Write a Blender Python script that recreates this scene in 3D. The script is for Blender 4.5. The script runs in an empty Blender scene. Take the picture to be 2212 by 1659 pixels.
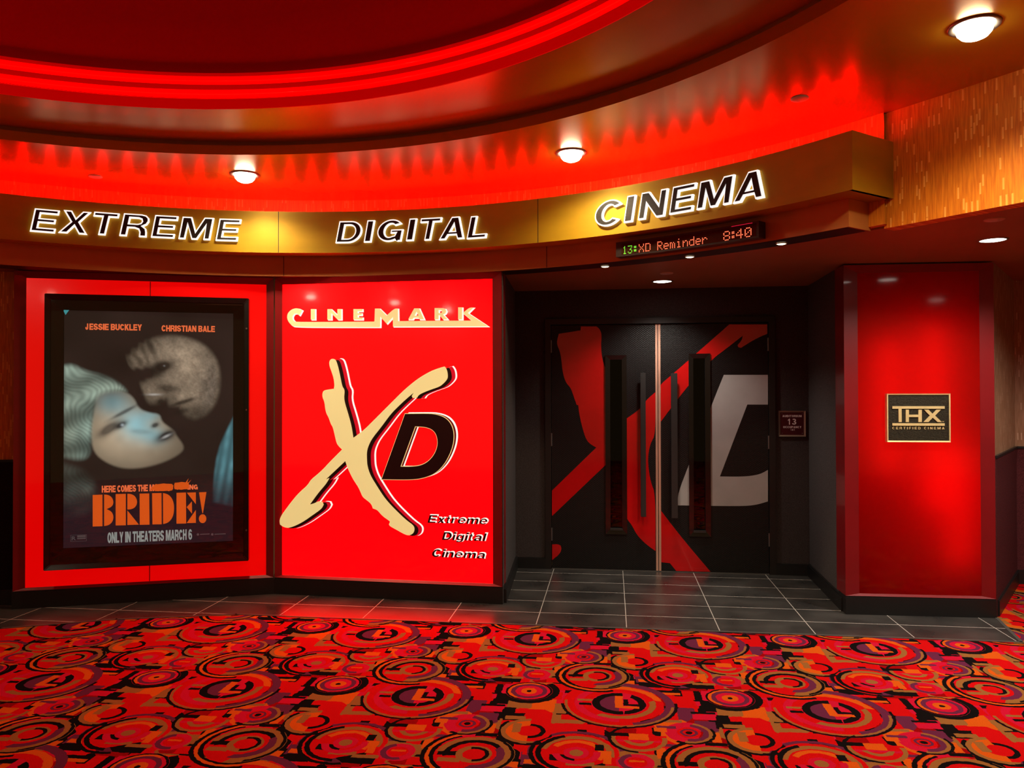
import bpy, bmesh, math, random
import numpy as np
from math import radians as R_, sin, cos, pi, sqrt, atan2
from mathutils import Vector, Matrix
random.seed(5)
sc = bpy.context.scene
col = sc.collection

# ------------------------------------------------------------------ camera
CAM_F, YAW, PITCH, ROLL, CAM_H = 1668.99, .12730, .01026, .00213, 1.58421
fw = Vector((-sin(YAW)*cos(PITCH), cos(YAW)*cos(PITCH), sin(PITCH)))
rt = Vector((cos(YAW), sin(YAW), 0)); dn = fw.cross(rt)
rt, dn = rt*cos(ROLL) + dn*sin(ROLL), dn*cos(ROLL) - rt*sin(ROLL)
cd = bpy.data.cameras.new('camera'); cam = bpy.data.objects.new('camera', cd); col.objects.link(cam)
cd.sensor_fit = 'HORIZONTAL'; cd.sensor_width = 36; cd.lens = CAM_F/2212*36
cd.clip_start = .05
up = -dn; bk = -fw
cam.matrix_world = Matrix(((rt.x, up.x, bk.x, 0), (rt.y, up.y, bk.y, 0), (rt.z, up.z, bk.z, CAM_H), (0, 0, 0, 1)))
sc.camera = cam

# ------------------------------------------------------------------ world, exposure
w = bpy.data.worlds.new('lobby'); sc.world = w; w.use_nodes = True
w.node_tree.nodes['Background'].inputs[0].default_value = (1, .60, .22, 1)
w.node_tree.nodes['Background'].inputs[1].default_value = .11
sc.view_settings.view_transform = 'Standard'; sc.view_settings.look = 'None'
sc.view_settings.gamma = 1; sc.view_settings.use_curve_mapping = False
sc.view_settings.exposure = 0.0
sc.cycles.use_denoising = True
sc.cycles.max_bounces = 7; sc.cycles.diffuse_bounces = 3; sc.cycles.glossy_bounces = 3
sc.cycles.use_adaptive_sampling = True; sc.cycles.adaptive_threshold = .05
sc.cycles.sample_clamp_indirect = 6

# lamp strengths (watts / emission), for the fixtures and the added spots
DOWN_W, SOFFIT_W, PUCK_W = 75, 70, 2.4
LED_E, MODULE_E, RING_E, SIGN1_E, SIGN2_E = 230, 115, 3.2, .66, 6.0
WARM = (1, .80, .50); WHITE = (1, .93, .82)

# unseen spots without fixtures, added further round the ceiling ring to light the carpet
def lamp(name, loc, watts, color=WARM, size=R_(130), blend=.7, rad=.06, parent=None):
    l = bpy.data.lights.new(name, 'SPOT'); l.energy = watts; l.color = color
    l.spot_size = size; l.spot_blend = blend; l.shadow_soft_size = rad
    o = bpy.data.objects.new(name, l); col.objects.link(o); o.location = loc
    if parent: o.parent = parent; o.matrix_parent_inverse = Matrix.Translation(-Vector(parent.location))
    return o
RC = Vector((-1.885, 1.477))          # centre of the ceiling rings
for a, k in ((135.8, .2), (-4.5, .95), (-39.5, .9), (286, .6)):
    lamp('unseen_ring_spot', (RC.x+3.88*cos(R_(a)), RC.y+3.88*sin(R_(a)), 3.08), DOWN_W*k)

# measured outlines in metres: (along the panel, height above the floor), or (angle, height) on the curved fascia
EMB_X = [(0.4557, 1.8217), (0.4654, 1.8399), (0.4847, 1.847), (0.5088, 1.8367), (0.5232, 1.7984), (0.5376, 1.7437), (0.5472, 1.6981), (0.5616, 1.6299), (0.578, 1.6071), (0.5808, 1.5844), (0.576, 1.5436), (0.5837, 1.4982), (0.6048, 1.4347), (0.6239, 1.3713), (0.6382, 1.317), (0.6525, 1.231), (0.7002, 1.2631), (0.7524, 1.3041), (0.8423, 1.3902), (0.9552, 1.4983), (1.0674, 1.6058), (1.1697, 1.6859), (1.2621, 1.7389), (1.3265, 1.7634), (1.3815, 1.7781), (1.3998, 1.7557), (1.4089, 1.7024), (1.3979, 1.6741), (1.3631, 1.6405), (1.3356, 1.6229), (1.2528, 1.5964), (1.1789, 1.5654), (1.1649, 1.5413), (1.1325, 1.5386), (1.1232, 1.5538), (1.1418, 1.5833), (1.086, 1.5386), (1.0207, 1.4804), (0.9552, 1.4175), (0.88, 1.3183), (0.8045, 1.2278), (0.7761, 1.1734), (0.7619, 1.1282), (0.7618, 1.0651), (0.7666, 1.011), (0.7902, 0.9438), (0.8327, 0.8771), (0.8986, 0.7795), (0.9548, 0.718), (1.0295, 0.6483), (1.0853, 0.6006), (1.1317, 0.5707), (1.1455, 0.5444), (1.1363, 0.5085), (1.1038, 0.4897), (1.0666, 0.4975), (1.0014, 0.5313), (0.95, 0.5567), (0.9407, 0.5699), (0.9501, 0.5925), (0.9266, 0.6098), (0.8985, 0.627), (0.8703, 0.6532), (0.8468, 0.6796), (0.8119, 0.6896), (0.7996, 0.7234), (0.7665, 0.7497), (0.7286, 0.7759), (0.7096, 0.8206), (0.6906, 0.8564), (0.6525, 0.9099), (0.6239, 0.9637), (0.6048, 1.0042), (0.5876, 1.0519), (0.5186, 0.9893), (0.4242, 0.9041), (0.456, 0.9174), (0.4319, 0.8742), (0.3643, 0.8001), (0.2944, 0.7073), (0.3352, 0.7192), (0.3643, 0.7354), (0.3982, 0.7307), (0.4088, 0.71), (0.3934, 0.6778), (0.3256, 0.6305), (0.2283, 0.5641), (0.1304, 0.5202), (0.0813, 0.5234), (0.0468, 0.5454), (0.0418, 0.5774), (0.0566, 0.6146), (0.091, 0.6614), (0.1498, 0.7361), (0.2085, 0.8015), (0.2768, 0.8577), (0.306, 0.9039), (0.3545, 0.9412), (0.4029, 0.983), (0.4608, 1.043), (0.5185, 1.0982), (0.5617, 1.1396), (0.5281, 1.171), (0.5137, 1.1981), (0.4993, 1.2616), (0.4848, 1.3161), (0.4704, 1.3342), (0.451, 1.3888), (0.4317, 1.4206), (0.422, 1.4616), (0.4172, 1.5072), (0.3978, 1.5528), (0.4026, 1.5893), (0.422, 1.603), (0.4944, 1.6119), (0.4992, 1.6346), (0.4943, 1.6893), (0.4751, 1.7441), (0.4577, 1.7898)]
EMB_D = [(1.072, 1.4178), (1.2434, 1.4201), (1.3078, 1.4167), (1.3811, 1.3948), (1.4267, 1.3524), (1.4503, 1.295), (1.4538, 1.2331), (1.4428, 1.1711), (1.4172, 1.1045), (1.376, 1.0332), (1.3073, 0.9656), (1.2152, 0.9304), (1.1134, 0.9161), (0.8845, 0.9157)]
EMB_DI = [(1.1509, 1.3234), (1.234, 1.3203), (1.2893, 1.3002), (1.3195, 1.2631), (1.3314, 1.2055), (1.3222, 1.1522), (1.2964, 1.1004), (1.2522, 1.0536), (1.1922, 1.0234), (1.1135, 1.0143), (1.0344, 1.0149)]
LOGO = {'C': [[(0.226, 2.2286), (0.2033, 2.1897), (0.1823, 2.2059), (0.1587, 2.2032), (0.1444, 2.1853), (0.1444, 2.164), (0.1571, 2.1456), (0.1781, 2.1373), (0.8224, 2.1298), (0.8264, 2.2304), (0.8629, 2.2296), (0.9202, 2.1744), (0.9814, 2.2272), (1.0103, 2.2266), (1.0119, 2.1302), (1.5914, 2.1237), (1.5239, 2.1818), (1.5721, 2.2225), (1.607, 2.2218), (1.5628, 2.181), (1.7203, 2.0776), (0.9717, 2.0886), (0.9701, 2.1618), (0.921, 2.111), (0.8685, 2.1676), (0.8669, 2.0864), (0.1698, 2.098), (0.136, 2.1143), (0.1107, 2.1424), (0.0997, 2.1727), (0.1047, 2.2058), (0.1275, 2.2306), (0.1612, 2.2457), (0.1949, 2.245)]], 'I': [[(0.2997, 2.1548), (0.2996, 2.2374), (0.333, 2.2367), (0.3331, 2.1542)]], 'N': [[(0.437, 2.1523), (0.437, 2.2345), (0.466, 2.2339), (0.5197, 2.1836), (0.5197, 2.2328), (0.5502, 2.2322), (0.5502, 2.1502), (0.5222, 2.1507), (0.4676, 2.2026), (0.4677, 2.1517)]], 'E': [[(0.6512, 2.1484), (0.6512, 2.2301), (0.7223, 2.2287), (0.7223, 2.2116), (0.684, 2.2123), (0.684, 2.1976), (0.7166, 2.1969), (0.7166, 2.1814), (0.684, 2.182), (0.684, 2.1649), (0.7248, 2.1641), (0.7248, 2.147)]], 'A': [[(1.0935, 2.1418), (1.1414, 2.2254), (1.1795, 2.2246), (1.2191, 2.1395), (1.1834, 2.1402), (1.1763, 2.1526), (1.1357, 2.1534), (1.1278, 2.1412)], [(1.1437, 2.1701), (1.1596, 2.2005), (1.1755, 2.1695)]], 'R': [[(1.3021, 2.138), (1.3022, 2.2244), (1.3613, 2.2231), (1.3864, 2.2165), (1.3942, 2.1973), (1.3863, 2.1807), (1.3691, 2.1734), (1.4043, 2.1362), (1.369, 2.1368), (1.3415, 2.1686), (1.3337, 2.1687), (1.3336, 2.1375)], [(1.3337, 2.2084), (1.355, 2.208), (1.3628, 2.1964), (1.3549, 2.1851), (1.3337, 2.1855)]], 'K': [[(1.4864, 2.1347), (1.4865, 2.2258), (1.5177, 2.2252), (1.5176, 2.1341)]]}
TAG = {'Extreme': [(1.2407, 0.6532), (1.7175, 0.5874)], 'Digital': [(1.3529, 0.5267), (1.7138, 0.4611)], 'Cinema': [(1.2767, 0.395), (1.6994, 0.3293)]}
S2F = {'face': [(0.0722, 2.4381), (1.7493, 2.4137), (1.7368, 0.1408), (0.0565, 0.1426)]}
S1F = {'face': [(0.0778, 2.4481), (1.7769, 2.4407), (1.7714, 0.1517), (0.08, 0.1462)], 'seam': [(0.9257, 2.4425), (0.9298, 0.1549)], 'case': [(0.2298, 2.3206), (1.6551, 2.3091), (1.6526, 0.2846), (0.2221, 0.2808)], 'poster': [(0.3495, 2.2052), (1.5357, 2.1873), (1.5352, 0.4335), (0.3485, 0.4411)], 'bezel': [(0.2664, 2.2716), (1.6159, 2.2677), (1.6154, 0.319), (0.2706, 0.3245)]}
PTEXT = {'JESSIE BUCKLEY': [(0.4936, 2.1006), (0.8803, 2.0547)], 'CHRISTIAN BALE': [(1.0201, 2.0972), (1.4015, 2.0515)], 'HERE COMES THE M': [(0.6084, 0.889), (0.9679, 0.8398)], 'ING': [(1.208, 0.8793), (1.2795, 0.8431)], 'ONLY IN THEATERS MARCH 6': [(0.6486, 0.5396), (1.2392, 0.4606)], 'box': [(0.3973, 0.5317), (0.506, 0.4829)], 'tiny1': [(1.2695, 0.5078), (1.3658, 0.4873)], 'tiny2': [(1.3734, 0.5065), (1.4828, 0.4805)], 'splat1': [(0.9677, 0.9088), (1.1025, 0.8324)], 'splat2': [(1.1128, 0.9208), (1.2157, 0.8369)]}
BRIDE = {'B': [[(0.5463, 0.8233), (0.6123, 0.8235), (0.6131, 0.5882), (0.5471, 0.5886)], [(0.6243, 0.8237), (0.6504, 0.8211), (0.675, 0.8043), (0.6876, 0.7753), (0.686, 0.7486), (0.6724, 0.7283), (0.6409, 0.7152), (0.6725, 0.6974), (0.6873, 0.6683), (0.688, 0.6385), (0.6755, 0.6093), (0.6511, 0.5925), (0.625, 0.5895)]], 'R': [[(0.7033, 0.8247), (0.7729, 0.8249), (0.7735, 0.5887), (0.704, 0.5903)], [(0.7839, 0.8245), (0.8092, 0.8225), (0.8368, 0.8061), (0.8507, 0.7757), (0.8508, 0.7458), (0.8371, 0.7194), (0.8095, 0.7066), (0.7842, 0.7064)], [(0.7842, 0.6992), (0.8639, 0.5897), (0.7845, 0.5906)]], 'I': [[(0.8688, 0.823), (0.9355, 0.8221), (0.9383, 0.5867), (0.8706, 0.5882)]], 'D': [[(0.9561, 0.8232), (1.022, 0.8223), (1.0237, 0.5862), (0.9594, 0.5876)], [(1.0327, 0.822), (1.0652, 0.8137), (1.0934, 0.7856), (1.1093, 0.7428), (1.1117, 0.6943), (1.105, 0.6463), (1.0854, 0.6108), (1.0601, 0.5925), (1.0343, 0.5875)]], 'E': [[(1.1283, 0.8208), (1.1952, 0.8211), (1.1974, 0.5851), (1.1288, 0.5861)], [(1.202, 0.8196), (1.2663, 0.82), (1.2665, 0.73)], [(1.2011, 0.7093), (1.238, 0.7517), (1.2393, 0.6581)], [(1.2013, 0.588), (1.2666, 0.6856), (1.2668, 0.5871)]], '!': [[(1.2892, 0.8193), (1.3425, 0.8201), (1.3181, 0.6594), (1.3135, 0.6595)], [(1.3423, 0.6158), (1.341, 0.6053), (1.3372, 0.5959), (1.3312, 0.5886), (1.3237, 0.5841), (1.3154, 0.5827), (1.3071, 0.5847), (1.2996, 0.5899), (1.2936, 0.5977), (1.2898, 0.6073), (1.2884, 0.6179), (1.2897, 0.6284), (1.2935, 0.6377), (1.2995, 0.645), (1.307, 0.6496), (1.3153, 0.6509), (1.3236, 0.649), (1.3311, 0.6438), (1.3371, 0.636), (1.341, 0.6264)]]}
DL = [[(-0.4627, 2.1053), (-0.3506, 2.1208), (-0.2668, 2.1338), (-0.2639, 2.1687), (-0.1249, 2.1669), (-0.0932, 2.1386), (-0.0795, 2.0896), (-0.0867, 2.0061), (-0.0801, 1.8945), (-0.0528, 1.7968), (-0.0183, 1.7688), (-0.0211, 0.96), (-0.5289, 0.4708), (-0.5283, 0.6989), (-0.1312, 1.0869), (-0.1796, 1.1144), (-0.2211, 1.156), (-0.2555, 1.2674), (-0.283, 1.393), (-0.2898, 1.4656), (-0.3037, 1.4656), (-0.3314, 1.5467), (-0.3591, 1.6237), (-0.4009, 1.6658), (-0.4286, 1.757), (-0.4423, 1.8974), (-0.4561, 1.9536), (-0.484, 2.024)], [(0.104, 1.3242), (0.255, 1.4283), (0.3099, 1.5112), (0.3905, 1.5801), (0.389, 1.2077), (0.3466, 1.1316), (0.3244, 1.0349), (0.324, 0.9246), (0.3452, 0.787), (0.3869, 0.6774), (0.3849, 0.1794), (0.305, 0.2353), (0.2235, 0.3162), (0.1761, 0.4118), (0.1011, 0.5002)], [(-0.5296, 0.2162), (-0.4749, 0.2203), (-0.4512, 0.2068), (-0.4428, 0.1833), (-0.4513, 0.1482), (-0.4822, 0.1126), (-0.53, 0.0764)]]
DR = [[(0.4292, 1.6353), (0.4619, 1.6724), (0.5163, 1.7177), (0.672, 1.8543), (1.0277, 2.1698), (1.3537, 2.1655), (1.3533, 2.0841), (1.3046, 2.067), (1.2254, 2.0271), (1.1725, 1.9936), (1.1261, 1.9641), (1.1036, 1.9698), (1.0971, 1.9875), (1.1357, 2.0348), (1.1398, 2.0689), (1.0134, 1.9679), (0.8731, 1.8624), (0.6751, 1.6414), (0.4279, 1.3086)], [(0.4248, 0.5476), (0.578, 0.3446), (0.8578, 0.0059), (0.5631, -0.0022), (0.5095, 0.0758), (0.423, 0.0832)]]
DG = [[(0.579, 0.5845), (0.5795, 0.6873), (0.6747, 0.9352), (0.8671, 1.4494), (0.979, 1.7292), (1.3513, 1.7273), (1.35, 1.4698), (1.1764, 1.4699), (0.9415, 0.8424), (1.0874, 0.8414), (1.193, 0.8481), (1.2851, 0.8668), (1.3469, 0.904), (1.3455, 0.6309), (1.2443, 0.5982), (1.1125, 0.5851)]]
DW = {'lf': [(-0.0496, 1.9082), (0.1388, 0.3213)], 'lg': [(-0.007, 1.8689), (0.0965, 0.3688)], 'rf': [(0.6763, 1.9161), (0.8619, 0.3165)], 'rg': [(0.7165, 1.8746), (0.8167, 0.3633)], 'lh': [(0.2561, 1.7508), (0.3018, 0.4885)], 'rh': [(0.5199, 1.7449), (0.5746, 0.4813)], 'meet': [(0.3906, 2.1733), (0.4108, 2.169), (0.4349, 2.1728)], 'leaf': [(-0.5292, 2.1812), (-0.535, -0.0031), (1.3586, 2.1727), (1.3509, -0.0043)], 'frame': [(-0.5761, 1.7777), (1.3992, 1.7665), (0.3287, 2.2316)], 'hl': [(-0.5253, 2.0521), (-0.5257, 1.9314), (-0.5276, 1.2162), (-0.5279, 1.0957), (-0.5298, 0.3698), (-0.5301, 0.2497)], 'hr': [(1.358, 2.0521), (1.3574, 1.9315), (1.3535, 1.2048), (1.3528, 1.0805), (1.3489, 0.3595), (1.3483, 0.2395)], 'plaq': [(1.4379, 1.4163), (1.6613, 1.1944)]}
THX = {'outer': [(0.2843, 1.5664), (0.7111, 1.2248)], 'inner': [(0.2936, 1.5567), (0.7032, 1.2349)], 'bar1': [(0.3225, 1.4779), (0.6742, 1.4595)], 'bar2': [(0.3216, 1.3577), (0.6733, 1.3401)], 'T': [(0.3635, 1.462), (0.3848, 1.3655)], 'H': [(0.4123, 1.4531), (0.4338, 1.4531), (0.4336, 1.4181), (0.4974, 1.4182), (0.4977, 1.4531), (0.5208, 1.4531), (0.5202, 1.3657), (0.497, 1.3657), (0.4973, 1.4009), (0.4334, 1.4008), (0.4332, 1.3656), (0.4117, 1.3656)], 'X': [(0.5359, 1.4531), (0.5663, 1.4531), (0.5927, 1.4239), (0.6196, 1.4531), (0.6487, 1.4531), (0.6096, 1.4117), (0.6541, 1.366), (0.6263, 1.3659), (0.5938, 1.3972), (0.5644, 1.3658), (0.5316, 1.3658), (0.5744, 1.4111)], 'text': [(0.3214, 1.3322), (0.6731, 1.3142)], 'tm': [(0.6566, 1.3723), (0.6694, 1.3668)]}
THXF = {'face': [(0.1109, 2.4306), (0.9458, 2.4259), (0.9063, 0.1473), (0.0802, 0.1407)]}
FASC = [('E', 126.07, 123.39, 2.707, 2.87), ('X', 123.55, 120.48, 2.714, 2.877), ('T', 120.3, 117.79, 2.719, 2.883), ('R', 117.83, 114.88, 2.722, 2.887), ('E', 114.72, 111.94, 2.723, 2.889), ('M', 111.94, 108.24, 2.722, 2.888), ('E', 108.09, 105.33, 2.719, 2.885), ('D', 94.92, 91.9, 2.711, 2.876), ('I', 91.69, 90.41, 2.713, 2.879), ('G', 90.12, 87.12, 2.714, 2.88), ('I', 86.82, 85.53, 2.714, 2.88), ('T', 85.15, 82.62, 2.712, 2.878), ('A', 83.0, 80.08, 2.709, 2.875), ('L', 79.76, 77.42, 2.704, 2.869), ('C', 65.03, 62.05, 2.698, 2.872), ('I', 61.85, 60.5, 2.704, 2.878), ('N', 60.29, 57.05, 2.708, 2.882), ('E', 56.94, 54.08, 2.711, 2.883), ('M', 54.07, 50.22, 2.71, 2.881), ('A', 50.4, 47.37, 2.706, 2.875)]
LEDS = [[63.678, 2.599], [63.684, 2.497], [49.013, 2.6], [49.022, 2.497], [63.126, 2.585], [49.724, 2.581]]
LEDT = {'13': [[62.741, 2.566], [62.465, 2.512], [62.224, 2.57], [61.633, 2.513]], ':g': [[61.448, 2.559], [61.261, 2.521]], 'XD': [[60.959, 2.571], [59.709, 2.508]], 'Rem': [[58.989, 2.574], [53.788, 2.474], [58.992, 2.517], [53.785, 2.513]], '840': [[52.206, 2.573], [49.422, 2.508], [52.21, 2.518], [49.417, 2.563]], 'bar': [[51.383, 2.595], [49.344, 2.592]], 'hous': [[63.417, 2.594], [63.424, 2.486], [48.675, 2.592], [48.684, 2.487]]}
# ------------------------------------------------------------------ materials
def nt_mat(name):
    m = bpy.data.materials.new(name); m.use_nodes = True
    nt = m.node_tree; b = nt.nodes['Principled BSDF']
    return m, nt, b
def setc(b, c, rough=.5, metal=0, spec=.5, coat=0, coat_rough=.05):
    b.inputs['Base Color'].default_value = (*c, 1); b.inputs['Roughness'].default_value = rough
    b.inputs['Metallic'].default_value = metal; b.inputs['Specular IOR Level'].default_value = spec
    b.inputs['Coat Weight'].default_value = coat; b.inputs['Coat Roughness'].default_value = coat_rough
def noise_mod(nt, b, c, amount, scale, stretch=(1, 1, 1)):
    tc = nt.nodes.new('ShaderNodeTexCoord'); mp = nt.nodes.new('ShaderNodeMapping'); mp.inputs['Scale'].default_value = stretch
    n = nt.nodes.new('ShaderNodeTexNoise'); n.inputs['Scale'].default_value = scale; n.inputs['Detail'].default_value = 4
    nt.links.new(tc.outputs['Object'], mp.inputs[0]); nt.links.new(mp.outputs[0], n.inputs['Vector'])
    r = nt.nodes.new('ShaderNodeValToRGB')
    r.color_ramp.elements[0].position = .3; r.color_ramp.elements[1].position = .7
    r.color_ramp.elements[0].color = (*[x*(1-amount) for x in c], 1)
    r.color_ramp.elements[1].color = (*[min(1, x*(1+amount)) for x in c], 1)
    nt.links.new(n.outputs['Fac'], r.inputs[0]); nt.links.new(r.outputs[0], b.inputs['Base Color'])
    return n
def bump(nt, b, height_socket, strength, dist=.01):
    bp = nt.nodes.new('ShaderNodeBump'); bp.inputs['Strength'].default_value = strength; bp.inputs['Distance'].default_value = dist
    nt.links.new(height_socket, bp.inputs['Height']); nt.links.new(bp.outputs[0], b.inputs['Normal'])
def mat(name, c, rough=.5, metal=0, spec=.5, coat=0, var=.06, scale=6, stretch=(1, 1, 1), bmp=0):
    m, nt, b = nt_mat(name); setc(b, c, rough, metal, spec, coat)
    n = noise_mod(nt, b, c, var, scale, stretch)
    if bmp: bump(nt, b, n.outputs['Fac'], bmp)
    return m
def glow(name, c, e, strength, rough=.3, coat=0, spec=.5):
    m, nt, b = nt_mat(name); setc(b, c, rough, 0, spec, coat)
    b.inputs['Emission Color'].default_value = (*e, 1); b.inputs['Emission Strength'].default_value = strength
    return m

M = {}
M['ceiling'] = mat('bronze_satin_ceiling', (.52, .24, .012), .25, .5, .3, 0, .07, 1.3)
M['band'] = mat('bronze_metallic_fascia', (.43, .255, .010), .42, .5, .5, 0, .08, 3, (1, 1, 3))
M['lowband'] = mat('brown_fascia', (.46, .17, .035), .5, .2, .4, 0, .08, 3)
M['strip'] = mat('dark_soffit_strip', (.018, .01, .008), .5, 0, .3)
M['soffit'] = mat('brown_soffit_paint', (.32, .13, .04), .45, 0, .4, 0, .07, 2)
M['dome'] = mat('red_dome_paint', (.34, .008, .008), .75, 0, .2, 0, .05, 1)
M['ring'] = glow('red_ring_glow', (.55, .004, .004), (1, 0, 0), .30, .3)  # weak glow put into the mouldings in place of light from the tubes
M['groove'] = mat('ring_groove', (.05, .002, .002), .5)
M['ringled'] = glow('red_ring_diffuser', (.8, .01, .01), (1, 0, 0), RING_E, .25, .6)
M['led'] = glow('red_led', (.8, .02, .02), (1, 0, 0), LED_E)
M['led2'] = glow('red_led_module', (.8, .02, .02), (1, 0, 0), MODULE_E)
M['black'] = mat('black_baseboard', (.012, .011, .011), .4, 0, .4)
M['frame_red'] = mat('dark_red_frame', (.22, .005, .008), .35, 0, .5, .3)
M['sign1'] = glow('red_light_box_face', (.45, .004, .004), (1, 0, .0005), SIGN1_E, .18, .7)
M['sign2'] = glow('red_light_box_face_bright', (.5, .004, .004), (1, 0, .0005), SIGN2_E, .18, .7)
M['cream'] = glow('cream_lit_acrylic', (.72, .60, .34), (.84, .70, .27), .70, .4)
M['maroon'] = mat('maroon_black_vinyl', (.022, .004, .008), .35)
M['shadow_black'] = mat('black_brown_vinyl', (.02, .006, .006), .4)
M['crimson'] = glow('crimson_lit_acrylic', (.55, .01, .03), (.75, .004, .02), .55)
M['whitelit'] = glow('white_lit_acrylic', (.85, .84, .8), (1, .93, .86), .95, .4)
M['white_trim'] = glow('white_lit_letter_trim', (.85, .86, .84), (1, .99, .95), .95, .4)
M['letter_face'] = mat('black_letter_face', (.02, .016, .013), .4, .3, .5, 0, .5, 60)
M['caseblack'] = mat('gloss_black_case', (.008, .006, .006), .2, 0, .5, .6)
M['casebrown'] = mat('dark_bezel', (.045, .011, .007), .4, 0, .5)
M['orange_ink'] = glow('orange_ink', (.85, .16, .03), (1, .15, .015), .6)
M['salmon_ink'] = glow('salmon_ink', (.85, .22, .10), (1, .19, .06), .8)
M['pale_ink'] = glow('pale_ink', (.6, .7, .66), (.62, .75, .7), .35)
M['grey_ink'] = glow('grey_ink', (.3, .3, .3), (.35, .33, .33), .15)
M['teal'] = glow('teal_patch', (.05, .5, .55), (.1, .7, .75), .4)
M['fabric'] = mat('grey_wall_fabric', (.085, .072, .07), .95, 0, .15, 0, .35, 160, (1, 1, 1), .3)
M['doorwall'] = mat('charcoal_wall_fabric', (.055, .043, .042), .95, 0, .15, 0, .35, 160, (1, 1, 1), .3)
M['wainscot'] = mat('maroon_wainscot_carpet', (.09, .02, .022), .95, 0, .1, 0, .4, 140, (1, 1, 1), .3)
M['darkwainscot'] = mat('black_wainscot_carpet', (.018, .012, .011), .95, 0, .1, 0, .4, 140)
M['doorframe'] = mat('black_door_frame', (.02, .016, .015), .4, .2, .5)
M['handle'] = mat('charcoal_pull', (.055, .055, .054), .38, .5, .5)
M['redvinyl'] = mat('gloss_red_vinyl', (.62, .005, .007), .12, 0, .5, .5)
M['greyvinyl'] = mat('grey_vinyl', (.46, .44, .425), .4, 0, .4)
M['copper'] = mat('brushed_edge_metal', (.75, .42, .30), .35, .3, .5, 0, .2, 30, (1, 1, .1))
M['steel'] = mat('steel_hinge', (.3, .3, .3), .35, .9)
M['paleframe'] = mat('tan_metal_frame', (.36, .26, .19), .4, .5)
M['plaqred'] = mat('dark_red_plaque', (.075, .004, .008), .3, 0, .5)
M['plaqtext'] = mat('pale_raised_text', (.9, .75, .72), .5)
M['brass'] = mat('polished_brass', (.85, .66, .30), .35, .25, .5, 0, .12, 12)
M['bronze_dark'] = mat('dark_bronze_plate', (.024, .019, .008), .6, .3, .4, 0, .5, 120, (1, 1, 1), .4)
M['can'] = mat('grey_lamp_trim', (.25, .22, .17), .35, .6)
M['bulb'] = glow('warm_bulb_glass', (.9, .9, .9), (1, .93, .74), 26)
M['disc'] = glow('white_lamp_lens', (.9, .9, .9), (1, .96, .86), 9)
M['puck'] = glow('puck_lens', (.9, .9, .9), (1, 1, .62), 5)
M['cap'] = mat('white_cover_plate', (.55, .38, .28), .5)
M['ledbox'] = mat('black_sign_housing', (.015, .01, .008), .3, 0, .5)
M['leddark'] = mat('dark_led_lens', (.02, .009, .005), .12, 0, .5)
M['led_r'] = glow('red_led_dots', (.5, .05, .02), (1, .16, .07), 1.9)
M['led_g'] = glow('green_led_dots', (.1, .5, .02), (.22, 1, .06), 1.1)
M['led_bar'] = glow('crimson_status_bar', (.5, .02, .05), (.85, .01, .05), .8)
M['trimmetal'] = mat('grey_carpet_edge', (.12, .11, .10), .4, .3)

def paper(name, base, hi, lo, emb=.25):
    m, nt, b = nt_mat(name); setc(b, base, .55, .0, .4)
    tc = nt.nodes.new('ShaderNodeTexCoord')
    mp = nt.nodes.new('ShaderNodeMapping'); mp.inputs['Scale'].default_value = (1, 1, 1)
    nt.links.new(tc.outputs['UV'], mp.inputs[0])
    def noise(sx, sz, detail=3):
        q = nt.nodes.new('ShaderNodeMapping'); q.inputs['Scale'].default_value = (sx, sz, 1); nt.links.new(mp.outputs[0], q.inputs[0])
        n = nt.nodes.new('ShaderNodeTexNoise'); n.inputs['Scale'].default_value = 1; n.inputs['Detail'].default_value = detail
        nt.links.new(q.outputs[0], n.inputs['Vector']); return n.outputs['Fac']
    f = noise(110, 7)
    r = nt.nodes.new('ShaderNodeValToRGB'); r.color_ramp.elements[0].position = .35; r.color_ramp.elements[1].position = .65
    r.color_ramp.elements[0].color = (*lo, 1); r.color_ramp.elements[1].color = (*base, 1); nt.links.new(f, r.inputs[0])
    # pale dashes: staggered cells, a few of them filled
    q = nt.nodes.new('ShaderNodeMapping'); q.inputs['Rotation'].default_value = (0, 0, pi/2); nt.links.new(mp.outputs[0], q.inputs[0])
    br = nt.nodes.new('ShaderNodeTexBrick'); br.inputs['Scale'].default_value = 1
    br.inputs['Brick Width'].default_value = .062; br.inputs['Row Height'].default_value = .0135; br.inputs['Mortar Size'].default_value = .0022
    br.inputs['Color1'].default_value = (0, 0, 0, 1); br.inputs['Color2'].default_value = (1, 1, 1, 1); br.inputs['Mortar'].default_value = (0, 0, 0, 1)
    br.offset = .37; br.inputs['Bias'].default_value = 0
    nt.links.new(q.outputs[0], br.inputs['Vector'])
    th = nt.nodes.new('ShaderNodeMath'); th.operation = 'GREATER_THAN'; th.inputs[1].default_value = .86; nt.links.new(br.outputs['Color'], th.inputs[0])
    mx = nt.nodes.new('ShaderNodeMix'); mx.data_type = 'RGBA'; mx.inputs['B'].default_value = (*hi, 1)
    ml = nt.nodes.new('ShaderNodeMath'); ml.operation = 'MULTIPLY'; ml.inputs[1].default_value = .75; nt.links.new(th.outputs[0], ml.inputs[0])
    nt.links.new(ml.outputs[0], mx.inputs['Factor']); nt.links.new(r.outputs[0], mx.inputs['A']); nt.links.new(mx.outputs['Result'], b.inputs['Base Color'])
    bump(nt, b, f, emb, .004)
    return m
M['paper'] = paper('amber_grasscloth_wallpaper', (.80, .26, .012), (1.0, .48, .085), (.58, .15, .006))
M['paper_pale'] = paper('tan_grasscloth_wallpaper', (.40, .21, .12), (.60, .38, .25), (.28, .13, .06))

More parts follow.
